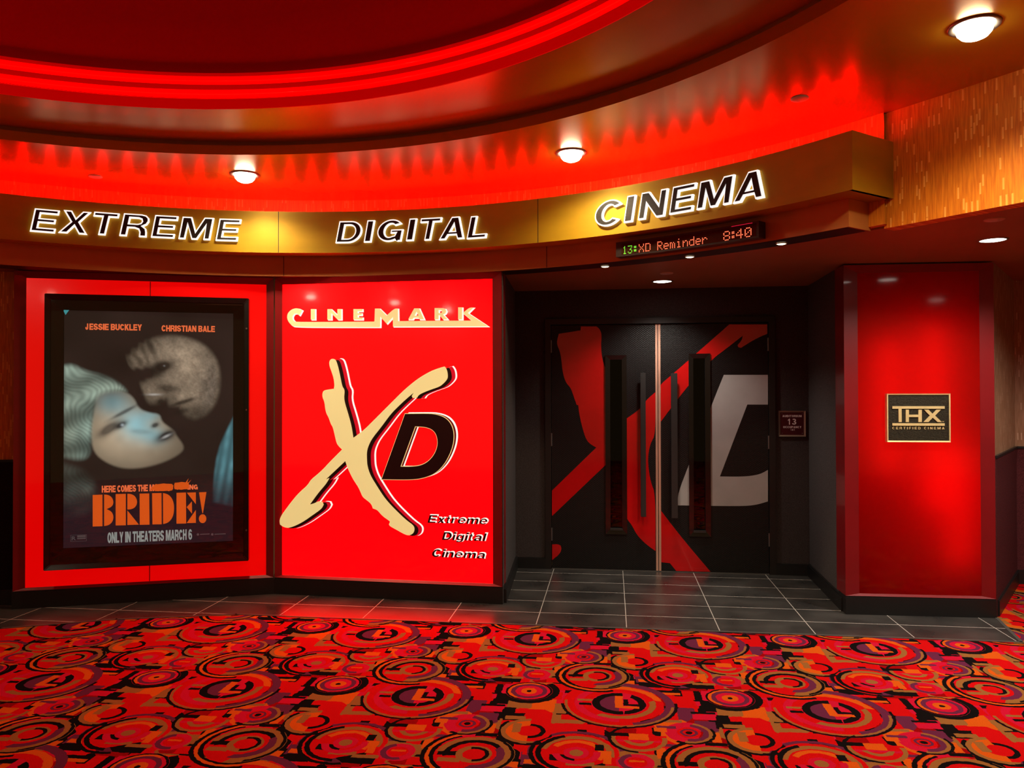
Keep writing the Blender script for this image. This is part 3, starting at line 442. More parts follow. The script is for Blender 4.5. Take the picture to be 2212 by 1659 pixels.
def round_loop(L, it=2, keep=48):
    """smooth an outline, keeping the corners that turn sharply"""
    for _ in range(it):
        n = len(L); out = []
        for i in range(n):
            a, b, c = Vector(L[i-1]), Vector(L[i]), Vector(L[(i+1) % n])
            if (b-a).length < 1e-6 or (c-b).length < 1e-6 or math.degrees((b-a).angle(c-b)) > keep: out.append(L[i]); continue
            out.append(tuple(b.lerp(a, .25))); out.append(tuple(b.lerp(c, .25)))
        L = out
    return L

def text_bm(txt, offset=0, shear=0, depth=.02, spacing=1.0, res=4):
    cu = bpy.data.curves.new('t', 'FONT'); cu.body = txt; cu.offset = offset; cu.shear = shear; cu.extrude = depth; cu.resolution_u = res; cu.space_character = spacing
    ob = bpy.data.objects.new('t', cu); me = bpy.data.meshes.new_from_object(ob)
    bm = bmesh.new(); bm.from_mesh(me); bmesh.ops.remove_doubles(bm, verts=bm.verts[:], dist=1e-5)
    bpy.data.objects.remove(ob); bpy.data.meshes.remove(me); bpy.data.curves.remove(cu); return bm
def bounds(bm):
    xs = [v.co.x for v in bm.verts]; ys = [v.co.y for v in bm.verts]; return min(xs), max(xs), min(ys), max(ys)
def map_text(bm, bb, place, u0, u1, z0, z1, o0, o1):
    for v in bm.verts:
        a = (v.co.x-bb[0])/(bb[1]-bb[0]); t = (v.co.y-bb[2])/(bb[3]-bb[2])
        v.co = place(u0+(u1-u0)*a, z0+(z1-z0)*t, o1 if v.co.z > 0 else o0)
    return bm
def lettering(name, txt, P, box, m, parent, o0, o1, offset=0, shear=0, spacing=1.0, ref=None):
    (u0, z1), (u1, z0) = box
    bm = text_bm(txt, offset, shear, spacing=spacing); map_text(bm, ref or bounds(bm), P.at, u0, u1, z0, z1, o0, o1)
    return done(name, bm, m, parent)
def prism(bm, pts, z0, z1):
    lo = [bm.verts.new((x, y, z0)) for x, y in pts]; hi = [bm.verts.new((x, y, z1)) for x, y in pts]; n = len(pts)
    bm.faces.new(lo); bm.faces.new(hi)
    for i in range(n): bm.faces.new((lo[i], lo[(i+1) % n], hi[(i+1) % n], hi[i]))
def lathe(bm, prof, c, n=40, a0=0, a1=360):
    full = abs(a1-a0) >= 360; rows = []
    for i in range(n if full else n+1):
        a = R_(a0+(a1-a0)*i/n); rows.append([bm.verts.new((c[0]+r*cos(a), c[1]+r*sin(a), z)) for r, z in prof])
    for i in range(n):
        A, B = rows[i], rows[(i+1) % len(rows)]
        for k in range(len(prof)-1):
            if prof[k][0] < 1e-6 and prof[k+1][0] < 1e-6: continue
            f = [A[k], B[k], B[k+1], A[k+1]]
            try: bm.faces.new(f)
            except ValueError: pass
    bmesh.ops.remove_doubles(bm, verts=bm.verts[:], dist=1e-6)
    return rows
def uv_wall(o, P):
    me = o.data; uv = me.uv_layers.new(name='UVMap')
    for l in me.loops:
        v = me.vertices[l.vertex_index].co; uv.data[l.index].uv = ((v.x-P.p.x)*P.d.x+(v.y-P.p.y)*P.d.y, v.z)

# ------------------------------------------------------------------ setting: floors
bm = bmesh.new(); prism(bm, [(-9, -4), (8, -4), (8, 6.86), (3.30, 6.86), (2.66, 5.80), (2.56, 5.25), (-1.1, 5.236), (-2.66, 5.236), (-3.433, 5.02), (-4.08, 4.732), (-9, 2.75)], -.05, 0)
struct(done('floor', bm, M['carpet']))
bm = bmesh.new(); prism(bm, [(-9, 2.75), (-4.08, 4.732), (-3.433, 5.02), (-2.66, 5.236), (-1.1, 5.236), (2.56, 5.25), (2.66, 5.80), (1.70, 7.0), (-.9, 7.0), (-.85, 5.85), (-2.62, 5.9), (-4.5, 5.35), (-9, 3.5)], -.05, .001)
struct(done('floor.001', bm, M['tile']))
bm = bmesh.new(); E = [(-9, 2.75), (-4.08, 4.732), (-3.433, 5.02), (-2.66, 5.236), (-1.1, 5.236), (2.56, 5.25), (2.66, 5.78)]
for i in range(len(E)-1):
    a, b_ = Vector(E[i]), Vector(E[i+1]); d = (b_-a).normalized()*.006; nn = Vector((-d.y, d.x)).normalized()*.011
    prism(bm, [tuple(a-d-nn), tuple(b_+d-nn), tuple(b_+d+nn), tuple(a-d+nn)], -.01, .004)
struct(done('trim_1', bm, M['trimmetal']))

# ------------------------------------------------------------------ setting: ceilings
ZC, ZC2, ZT, ZS = 3.125, 3.212, 3.43, 2.487
bm = bmesh.new(); N_ = 120; inn = []; out = []
for i in range(N_):
    a = 2*pi*i/N_; c_, s_ = cos(a), sin(a)
    inn.append(bm.verts.new((RC.x+3.29*c_, RC.y+3.29*s_, ZC)))
    k = 9.0/max(abs(c_), abs(s_)); out.append(bm.verts.new((max(-9, min(8, RC.x+k*c_)), max(-5, min(8, RC.y+k*s_)), ZC)))
for i in range(N_): bm.faces.new((inn[i], inn[(i+1) % N_], out[(i+1) % N_], out[i]))
r = bmesh.ops.extrude_face_region(bm, geom=bm.faces[:])
for g in r['geom']:
    if isinstance(g, bmesh.types.BMVert): g.co.z += .06
struct(done('ceiling', bm, M['ceiling']))
bm = bmesh.new(); lathe(bm, [(3.29, ZC), (3.305, ZC+.002), (3.305, ZC2+.012), (3.28, ZC2+.012)], RC, 120); struct(done('trim_2', bm, M['soffit'], smooth=False))
bm = bmesh.new(); lathe(bm, [(3.31, ZC2), (2.72, ZC2), (2.72, ZC2+.03), (3.31, ZC2+.03), (3.31, ZC2)], RC, 120); struct(done('ceiling.001', bm, M['ceiling']))
ring = sroot('trim_3', (RC.x, RC.y, ZC2))
bm = bmesh.new(); lathe(bm, [(2.72, 3.212), (2.716, 3.214), (2.716, 3.270), (2.722, 3.274)], RC, 120); lathe(bm, [(2.738, 3.324), (2.728, 3.327), (2.728, 3.357), (2.736, 3.361)], RC, 120); lathe(bm, [(2.752, 3.407), (2.742, 3.41), (2.742, 3.43), (2.80, 3.432)], RC, 120); done('moulding', bm, M['ring'], ring)
bm = bmesh.new(); lathe(bm, [(2.76, 3.272), (2.76, 3.43)], RC, 120); done('groove', bm, M['groove'], ring)
for nm, z0, z1, r0 in (('lower', 3.281, 3.323, 2.734), ('upper', 3.364, 3.405, 2.748)):
    bm = bmesh.new(); pr = [(r0-.016*sin(pi*t/6), z0+(z1-z0)*t/6) for t in range(7)]; lathe(bm, pr, RC, 120); done('led_tube', bm, M['ringled'], ring, True)
bm = bmesh.new(); lathe(bm, [(2.80, 3.431), (2.78, 3.47), (2.6, 3.60), (2.2, 3.74), (1.5, 3.88), (.7, 3.95), (0, 3.97)], RC, 96); struct(done('ceiling.002', bm, M['dome'], smooth=True))

# low soffit: over the door recess, the signs and the right-hand passage
BD = Vector((.635, -.773)); B0 = fas(40, 0, 4.245).xy
BN = Vector((-BD.y, BD.x))*.04
soff = [tuple(fas(t, 0, 4.245).xy) for t in range(160, 43, -4)] + [tuple(B0+BN), tuple(B0+BN+BD*7.5), (8, -2), (8, 8), (-9, 8), (-9, 3.2)]
bm = bmesh.new(); prism(bm, soff, ZS+.008, ZS+.09); struct(done('ceiling.003', bm, M['soffit']))

# wall above the soffit: curved behind the fascia, then the straight papered bulkhead
bm = bmesh.new(); lathe(bm, [(4.22, ZS+.02), (4.22, ZC), (4.27, ZC), (4.27, ZS+.02), (4.22, ZS+.02)], FC, 60, 160, 40)
o = struct(done('wall_front', bm, M['paper'])); me = o.data; uv = me.uv_layers.new(name='UVMap')
for l in me.loops:
    v = me.vertices[l.vertex_index].co; uv.data[l.index].uv = (-4.22*atan2(v.y-FC.y, v.x-FC.x), v.z)
BK = Plane(tuple(B0), tuple(B0+BD)); bm = bmesh.new(); box_uv(bm, BK, -.02, 7.5, ZS, ZC, -.10, 0); o = struct(done('wall_right', bm, M['paper'])); uv_wall(o, BK)

# curved fascia: deep upper band with a lit cove on top, lower band, dark underside
THE, TH0 = 39.5, 158
root = sroot('trim_4', (*fas(90, 0, 3.9).xy, 2.642))
bm = bmesh.new(); lathe(bm, [(3.875, 2.642), (3.875, 2.955), (3.895, 2.955), (3.895, 2.665), (4.219, 2.665), (4.219, 2.642), (3.875, 2.642)], FC, 118, TH0, THE)
for rr, th in ((3.895, THE),):   # closing end plate
    v = [fas(THE, 2.642, 3.875), fas(THE, 2.642, 4.25), fas(THE, 2.955, 4.25), fas(THE, 2.955, 3.875)]; w_ = [fas(THE+.3, p.z, 3.875 if i in (0, 3) else 4.25) for i, p in enumerate(v)]
    A = [bm.verts.new(p) for p in v]; B = [bm.verts.new(p) for p in w_]; bm.faces.new(A); bm.faces.new(B[::-1])
    for i in range(4): bm.faces.new((A[i], A[(i+1) % 4], B[(i+1) % 4], B[i]))
done('upper_band', bm, M['band'], root, recalc=False)
bm = bmesh.new()
for th in (101.37, 71.64):
    v = [bm.verts.new(fas(th+d, z, 3.874)) for d, z in ((-.035, 2.643), (.035, 2.643), (.035, 2.954), (-.035, 2.954))]; bm.faces.new(v)
for th in (101.29, 71.62):
    v = [bm.verts.new(fas(th+d, z, 4.029)) for d, z in ((-.035, 2.488), (.035, 2.488), (.035, 2.641), (-.035, 2.641))]; bm.faces.new(v)
done('panel_joint', bm, M['strip'], root)
bm = bmesh.new(); t = TH0-1
while t > THE+1:                  # red led modules on the cove shelf
    q = [fas(t+d, 2.850, r) for d, r in ((-.16, 4.035), (.16, 4.035), (.16, 4.06), (-.16, 4.06))]
    lo = [bm.verts.new(p) for p in q]; hi = [bm.verts.new(p+Vector((0, 0, .012))) for p in q]; bm.faces.new(hi); bm.faces.new(lo[::-1])
    for i in range(4): bm.faces.new((lo[i], lo[(i+1) % 4], hi[(i+1) % 4], hi[i]))
    t -= 1.94
done('led_strip', bm, M['led'], root)
bm = bmesh.new(); t = 155.22       # a second row of brighter modules further back, mirrored as streaks in the satin ceiling
while t > 40:
    q = [fas(t+d, 2.913, r) for d, r in ((-.15, 4.118), (.15, 4.118), (.15, 4.142), (-.15, 4.142))]
    lo = [bm.verts.new(p) for p in q]; hi = [bm.verts.new(p+Vector((0, 0, .012))) for p in q]; bm.faces.new(hi); bm.faces.new(lo[::-1])
    for i in range(4): bm.faces.new((lo[i], lo[(i+1) % 4], hi[(i+1) % 4], hi[i]))
    t -= 2.36
done('led_modules', bm, M['led2'], root)
bm = bmesh.new(); lathe(bm, [(4.10, 2.66), (4.10, 2.912), (4.20, 2.912), (4.20, 2.66), (4.10, 2.66)], FC, 80, TH0, THE+.6); done('module_shelf', bm, M['lowband'], root)
bm = bmesh.new(); lathe(bm, [(4.0, 2.66), (4.0, 2.849), (4.09, 2.849), (4.09, 2.66), (4.0, 2.66)], FC, 80, TH0, THE+.6); done('cove_shelf', bm, M['lowband'], root)
low = sroot('trim_5', (*fas(90, 0, 4.05).xy, 2.487))
bm = bmesh.new(); lathe(bm, [(4.03, ZS), (4.03, 2.642), (4.218, 2.642), (4.218, ZS), (4.03, ZS)], FC, 118, TH0, 41.3)
for th in (41.3,): bm.faces.new([bm.verts.new(fas(th, z, r)) for r, z in ((4.03, ZS), (4.24, ZS), (4.24, 2.642), (4.03, 2.642))])
done('lower_band', bm, M['lowband'], low, recalc=False)
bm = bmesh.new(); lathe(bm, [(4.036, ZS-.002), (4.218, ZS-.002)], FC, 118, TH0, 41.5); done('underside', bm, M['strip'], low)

# walls round the door recess
XL, XR = -.857, 1.690
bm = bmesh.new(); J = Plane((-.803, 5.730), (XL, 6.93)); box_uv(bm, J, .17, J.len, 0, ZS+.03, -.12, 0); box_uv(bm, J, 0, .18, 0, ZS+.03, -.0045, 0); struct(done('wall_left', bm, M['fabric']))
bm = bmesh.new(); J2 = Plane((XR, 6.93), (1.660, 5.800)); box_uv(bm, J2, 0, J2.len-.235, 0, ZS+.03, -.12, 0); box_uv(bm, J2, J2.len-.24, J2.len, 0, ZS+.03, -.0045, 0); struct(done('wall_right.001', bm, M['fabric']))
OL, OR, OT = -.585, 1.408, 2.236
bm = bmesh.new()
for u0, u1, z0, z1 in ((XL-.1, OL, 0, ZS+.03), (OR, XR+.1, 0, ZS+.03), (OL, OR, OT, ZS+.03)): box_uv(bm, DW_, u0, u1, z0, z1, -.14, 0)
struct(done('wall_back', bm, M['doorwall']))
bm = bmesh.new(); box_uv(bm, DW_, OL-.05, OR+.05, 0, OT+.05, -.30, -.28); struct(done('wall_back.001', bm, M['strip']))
# wall beside the red column, and the passage corner
PW = Plane((2.670, 5.818), (3.305, 6.85)); PW2 = Plane((3.305, 6.85), (7.9, 6.70)); LW = Plane((-8.9, 3.62), (-4.29, 5.345))
for nm, P, mp_, mw in (('wall_right.002', PW, 'paper_pale', 'wainscot'), ('wall_right.003', PW2, 'paper_pale', 'wainscot'), ('wall_left.001', LW, 'paper', 'darkwainscot')):
    zr = 1.118 if P is not LW else 1.075
    bm = bmesh.new(); box_uv(bm, P, 0, P.len, zr, ZS+.03, -.1, 0); o = struct(done(nm, bm, M[mp_])); uv_wall(o, P)
    bm = bmesh.new(); box_uv(bm, P, 0, P.len, 0, zr, -.1, .008); done('wainscot', bm, M[mw], o)
    bm = bmesh.new(); box_uv(bm, P, 0, P.len, zr-.008, zr+.010, 0, .018); done('cap_rail', bm, M['black'], o)
# baseboards
def base(nm, P, u0, u1, h, t_, d0=0.0):
    bm = bmesh.new(); box_uv(bm, P, u0, u1, 0, h-.008, d0, t_); box_uv(bm, P, u0, u1, h-.008, h, d0, t_-.006); struct(done(nm, bm, M['black']))
base('baseboard_left', J, .03, J.len-.02, .105, .022); base('baseboard_right', J2, .02, J2.len-.03, .105, .022)
base('baseboard_back', DW_, XL+.02, OL, .098, .022); base('baseboard_back.001', DW_, OR, XR-.02, .098, .022)
base('baseboard_right.001', PW, .03, PW.len-.02, .115, .022); base('baseboard_right.002', PW2, .0, PW2.len, .115, .022); base('baseboard_left.001', LW, 0, LW.len, .115, .022)
base('baseboard_front', S1, 0, S1.len, .13, .0, -.16); base('baseboard_front.001', S2, 0, S2.len, .128, .0, -.16); base('baseboard_front.002', TX, -.0, 1.014, .130, .0, -.16)

# ------------------------------------------------------------------ double doors
bm = bmesh.new(); ring_uv(bm, DW_, (OL, OR, 0, OT), (-.533, 1.356, -.01, 2.186), -.12, .022); struct(done('trim_6', bm, M['doorframe']))
bm = bmesh.new(); box_uv(bm, DW_, -.53, 1.353, 0, .006, -.11, .01); struct(done('trim_7', bm, M['trimmetal']))
def door(nm, u0, u1, reds, greys, fr, gl, hd, hinge_u, hinge_z, edge):
    r = sroot(nm, ((u0+u1)/2, 6.95, 0))
    z0, z1 = .008, 2.180
    (gu0, gz1), (gu1, gz0) = gl; (fu0, fz1), (fu1, fz0) = fr
    bm = bmesh.new()
    for a in ((u0, gu0, z0, z1), (gu1, u1, z0, z1), (gu0, gu1, z0, gz0), (gu0, gu1, gz1, z1)): box_uv(bm, DW_, *a, -.045, 0)
    done('leaf', bm, M['doorskin'], r)
    for nm2, LS, mk in (('red_graphic', reds, 'redvinyl'), ('grey_graphic', greys, 'greyvinyl')):
        for L in LS:
            bm = poly_mesh([L], lambda u, z, o: Vector((u, z, o)), 0, .0012)
            for co, no in (((fu0+.006, 0, 0), (1, 0, 0)), ((fu1-.006, 0, 0), (1, 0, 0)), ((0, fz0+.006, 0), (0, 1, 0)), ((0, fz1-.006, 0), (0, 1, 0))):
                bmesh.ops.bisect_plane(bm, geom=bm.verts[:]+bm.edges[:]+bm.faces[:], plane_co=co, plane_no=no)
            kill = [f for f in bm.faces if fu0+.004 < f.calc_center_median().x < fu1-.004 and fz0+.004 < f.calc_center_median().y < fz1-.004]
            bmesh.ops.delete(bm, geom=kill, context='FACES')
            for v in bm.verts: v.co = DW_.at(v.co.x, v.co.y, v.co.z)
            done(nm2, bm, M[mk], r)
    bm = bmesh.new(); ring_uv(bm, DW_, (fu0, fu1, fz0, fz1), (gu0, gu1, gz0, gz1), 0, .016, .010); wf = done('window_frame', bm, M['caseblack'], r)
    bm = bmesh.new(); box_uv(bm, DW_, gu0-.004, gu1+.004, gz0-.012, gz0+.006, -.01, .019); done('sill', bm, M['handle'], wf)
    bm = bmesh.new(); box_uv(bm, DW_, gu0, gu1, gz0, gz1, -.026, -.020); done('window_glass', bm, M['doorglass'], r)
    (hu0, hz1), (hu1, hz0) = hd
    bm = bmesh.new(); box_uv(bm, DW_, hu0, hu1, hz0, hz1, .050, .072)
    bmesh.ops.bevel(bm, geom=bm.edges[:], offset=.003, segments=2, affect='EDGES')
    for z in (hz0+.12, hz1-.12): box_uv(bm, DW_, (hu0+hu1)/2-.009, (hu0+hu1)/2+.009, z-.009, z+.009, 0, .052)
    done('pull_handle', bm, M['handle'], r)
    for z in hinge_z:
        bm = bmesh.new(); rows = lathe(bm, [(0, z-.057), (.008, z-.057), (.008, z+.057), (0, z+.057)], (hinge_u, 6.93-.008), 10); done('hinge', bm, M['steel'], r)
    bm = bmesh.new(); box_uv(bm, DW_, edge[0], edge[1], z0, z1, -.046, .004); done('edge_strip', bm, M['copper'], r)
DL, DG = [round_loop(L, 2, 40) for L in DL], [round_loop(L, 2, 30) for L in DG]; DR = [round_loop(L, 2, 40) for L in DR]
dl = [[(max(-.527, u), z) for u, z in L] for L in DL]; dr_ = [[(min(1.348, u), min(2.177, max(.01, z))) for u, z in L] for L in DR]
door('door_1', -.529, .4105, dl, [], DW['lf'], DW['lg'], DW['lh'], -.531, (1.992, 1.156, .31), (.3905, .4090))
door('door_2', .4135, 1.352, dr_, DG, DW['rf'], DW['rg'], DW['rh'], 1.354, (1.992, 1.143, .30), (.4150, .4345))

# ------------------------------------------------------------------ illuminated signs
def sign_box(name, P, face, label, m_face):
    t = thing(name, P.at(P.len/2, .13, -.05), label, 'illuminated sign')
    u0 = min(p[0] for p in face); u1 = max(p[0] for p in face); z0 = .147; z1 = 2.436
    bm = bmesh.new(); ring_uv(bm, P, (.004, P.len-.004, .130, ZS-.002), (u0, u1, z0, z1), -.14, -.004, -.026); box_uv(bm, P, .004, P.len-.004, .130, ZS-.002, -.16, -.14); done('frame', bm, M['frame_red'], t)
    bm = bmesh.new(); box_uv(bm, P, u0-.005, u1+.005, z0-.005, z1+.005, -.05, -.028); f = done('face_panel', bm, m_face, t)
    return t, f
t1, f1 = sign_box('light_box_sign', S1, S1F['face'], 'red glowing light box with dark red frame, mounted behind the framed film poster', M['sign1'])
bm = bmesh.new(); box_uv(bm, S1, .9245, .9305, .149, 2.434, -.03, -.0265); done('panel_seam', bm, M['frame_red'], t1)
t2, f2 = sign_box('light_box_sign', S2, S2F['face'], 'red glowing light box with big cream X and dark D, left of the double doors', M['sign2'])
o0 = -.028
WW = [(.0, .016, .0), (.016, .0, .0)]
EMB_X, EMB_D, EMB_DI = round_loop(EMB_X), round_loop(EMB_D, 3), round_loop(EMB_DI, 3)
LOGO['C'] = [round_loop(LOGO['C'][0], 2, 42)]
# emblem X: white, crimson, black and cream sheets, each lying a little further right behind the one in front
lay = [('white_outline', .066, .0, .006, 'whitelit', .0035), ('crimson_shadow', .056, -.002, .010, 'crimson', .002), ('black_shadow', .030, -.007, .014, 'shadow_black', .0)]
xl = done('letter_x', poly_mesh([EMB_X], S2.at, o0+.014, o0+.020), M['cream'], t2)
for nm, du, dz, dep, mk, ex in lay:
    L = shift(offset_poly(EMB_X, ex) if ex else EMB_X, du, dz); done(nm, poly_mesh([L], S2.at, o0+dep-.004, o0+dep), M[mk], xl)
dd = done('letter_d', poly_mesh([EMB_D, EMB_DI], S2.at, o0+.020, o0+.026), M['maroon'], t2)
done('cream_outline', poly_mesh([offset_poly(EMB_D, .0045), offset_poly(EMB_DI, -.0045)], S2.at, o0+.016, o0+.020), M['cream'], dd)
done('white_outline', poly_mesh([shift(offset_poly(EMB_D, .004), .025, .007), shift(offset_poly(EMB_DI, -.001), .025, .004)], S2.at, o0+.0005, o0+.005), M['whitelit'], dd)
done('brown_shadow', poly_mesh([shift(EMB_D, .017, .004), shift(offset_poly(EMB_DI, 0), .017, .003)], S2.at, o0+.006, o0+.012), M['frame_red'], dd)
lg = bpy.data.objects.new('logo_lettering', None); col.objects.link(lg); lg.location = S2.at(.8, 2.2, 0); lg.parent = t2; lg.matrix_parent_inverse = Matrix.Translation(-Vector(t2.location))
for k, loops in LOGO.items():
    bm = poly_mesh(loops, S2.at, o0+.006, o0+.012); o = done('letter_'+k.lower(), bm, M['cream']); o.parent = lg; o.matrix_parent_inverse = Matrix.Translation(-S2.at(.8, 2.2, 0))
bm = None; parts = []
for k, loops in LOGO.items():
    LL = [shift(offset_poly(L, .003 if i == 0 else -.003), .006, -.004) for i, L in enumerate(loops)]
    b2 = poly_mesh(LL, S2.at, o0, o0+.005); me = bpy.data.meshes.new('x'); b2.to_mesh(me); b2.free(); parts.append(me)
bm = bmesh.new()
for me in parts: bm.from_mesh(me)
o = done('white_edge', bm, M['whitelit']); o.parent = lg; o.matrix_parent_inverse = Matrix.Translation(-S2.at(.8, 2.2, 0))
for wd, bx in TAG.items():
    (u0, z1), (u1, z0) = bx
    bx2 = ((u0, z1-.004), (u1-.008, z0))
    a = block_lettering('tagline', wd, S2, bx2, M['maroon'], t2, o0+.005, o0+.009, .10, .22, -.0012)
    block_lettering('white_edge', wd, S2, bx2, M['whitelit'], a, o0, o0+.004, .10, .22, .0012, .007, .004)

# column sign at the right: translucent face, tubes inside
t3 = thing('light_box_column', TX.at(.5, .13, -.05), 'red lit column panel with brass plaque, right of the double doors', 'illuminated sign')
fu0, fu1, fz0, fz1 = .100, .925, .146, 2.428
bm = bmesh.new(); ring_uv(bm, TX, (.0, 1.012, .132, ZS-.004), (fu0, fu1, fz0, fz1), -.20, -.004, -.022); done('frame', bm, M['frame_red'], t3)
bm = bmesh.new(); box_uv(bm, TX, .012, 1.0, .133, ZS-.005, -.20, -.19); done('box_back', bm, M['boxwhite'], t3)
bm = bmesh.new(); v = [bm.verts.new(TX.at(u, z, -.024)) for u, z in ((fu0-.004, fz0-.004), (fu1+.004, fz0-.004), (fu1+.004, fz1+.004), (fu0-.004, fz1+.004))]; bm.faces.new(v); done('face_panel', bm, M['acrylic'], t3, recalc=False)
for u, za, zb in ((.62, .75, 2.05), (.30, 1.0, 1.95), (.78, .35, 1.2)):
    bm = bmesh.new(); p = TX.at(u, 0, -.15); lathe(bm, [(0, za), (.016, za), (.016, zb), (0, zb)], (p.x, p.y), 10); done('light_tube', bm, M['tube'], t3)

# brass plaque on the column
pq = thing('wall_plaque', TX.at(.5, 1.395, 0), 'dark bronze plaque with raised brass lettering fixed to the red column panel', 'plaque')
(a0, b1), (a1, b0) = THX['outer']; (c0, d1), (c1, d0) = THX['inner']; po = -.024
bm = bmesh.new(); ring_uv(bm, TX, (a0, a1, b0, b1), (c0, c1, d0, d1), po, .014, .010); done('rim', bm, M['brass'], pq)
bm = bmesh.new(); box_uv(bm, TX, c0-.001, c1+.001, d0-.001, d1+.001, po, .004); done('plate', bm, M['bronze_dark'], pq)
bm = bmesh.new()
(u0, z1), (u1, z0) = THX['bar1']; (tu0, tz1), (tu1, tz0) = THX['T']
TT = [(u0, z1), (u1, z1), (u1, z0), (tu1, z0), (tu1, tz0), (tu0, tz0), (tu0, z0), (u0, z0)]
(v0, y1), (v1, y0) = THX['bar2']; ms = []
for L in (TT, THX['H'], THX['X'], [(v0, y0), (v1, y0), (v1, y1), (v0, y1)]):
    b2 = poly_mesh([L], TX.at, .004, .010); me = bpy.data.meshes.new('x'); b2.to_mesh(me); b2.free(); bm.from_mesh(me)
done('raised_logo', bm, M['brass'], pq)
(u0, z1), (u1, z0) = THX['text']; q = (u1-u0)/1445
for tx, a, b_ in (('CERTIFIED', 0, 785), ('CINEMA', 880, 1445)): block_lettering('lettering', tx, TX, ((u0+q*a, z1), (u0+q*b_, z0)), M['brass'], pq, .004, .008, .45, 0, -.0006)
lettering('trademark', 'TM', TX, THX['tm'], M['brass'], pq, .004, .007)

# auditorium sign by the right door jamb
(u0, z1), (u1, z0) = DW['plaq']
aq = thing('auditorium_sign', DW_.at((u0+u1)/2, z0, 0), 'small dark red room sign with pale frame on the wall right of the doors', 'sign')
bm = bmesh.new(); ring_uv(bm, DW_, (u0, u1, z0, z1), (u0+.013, u1-.013, z0+.013, z1-.013), 0, .014, .009); done('frame', bm, M['paleframe'], aq)
bm = bmesh.new(); box_uv(bm, DW_, u0+.012, u1-.012, z0+.012, z1-.012, 0, .006); done('panel', bm, M['plaqred'], aq)
uw, zh = u1-u0, z1-z0
for tx, a, b_, c, d in (('AUDITORIUM', .145, .86, .165, .245), ('13', .345, .66, .305, .54), ('OCCUPANCY', .17, .845, .595, .675), ('181', .44, .595, .70, .775)):
    block_lettering('lettering', tx, DW_, ((u0+uw*a, z1-zh*c), (u0+uw*b_, z1-zh*d)), M['plaqtext'], aq, .006, .008, .22, 0, 0 if len(tx) > 3 else -.0008)
for a, b_ in ((.13, .11), (.88, .11), (.13, .875), (.88, .875)):
    bm = bmesh.new(); bmesh.ops.create_uvsphere(bm, u_segments=10, v_segments=6, radius=.0032, matrix=Matrix.Translation(DW_.at(u0+uw*a, z1-zh*b_, .006))); done('screw', bm, M['steel'], aq)

# ------------------------------------------------------------------ poster and its case
cs = S1F['case']; cu0, cu1, cz0, cz1 = .226, 1.654, .2825, 2.315
bu0, bu1, bz0, bz1 = .2675, 1.6160, .3215, 2.2700
pu0, pu1, pz0, pz1 = .349, 1.5355, .4370, 2.1965
t = thing('poster_case', S1.at((cu0+cu1)/2, cz0, .0), 'black framed glass poster case on the left red light box', 'poster case')
bm = bmesh.new(); ring_uv(bm, S1, (cu0, cu1, cz0, cz1), (bu0, bu1, bz0, bz1), -.028, .062, .050)
bmesh.ops.bevel(bm, geom=[e for e in bm.edges], offset=.004, segments=2, affect='EDGES'); done('outer_frame', bm, M['caseblack'], t)
bm = bmesh.new(); ring_uv(bm, S1, (bu0-.002, bu1+.002, bz0-.002, bz1+.002), (pu0-.002, pu1+.002, pz0-.002, pz1+.002), 0.0, .046, .034); done('inner_bezel', bm, M['casebrown'], t)
bm = bmesh.new(); box_uv(bm, S1, bu0-.004, bu1+.004, bz0-.004, bz1+.004, -.026, .024); done('back_board', bm, M['casebrown'], t)
bm = bmesh.new(); box_uv(bm, S1, bu0, bu1, bz0, bz1, .048, .051); done('glass_pane', bm, M['glass'], t)
for z in (.52, 1.45, 2.08):
    bm = bmesh.new(); box_uv(bm, S1, cu1-.022, cu1-.012, z-.006, z+.006, .058, .066); done('lock', bm, M['steel'], t)

po = thing('film_poster', S1.at((pu0+pu1)/2, pz0, .025), 'dark film poster of two faces with orange title, behind glass in the poster case', 'poster')
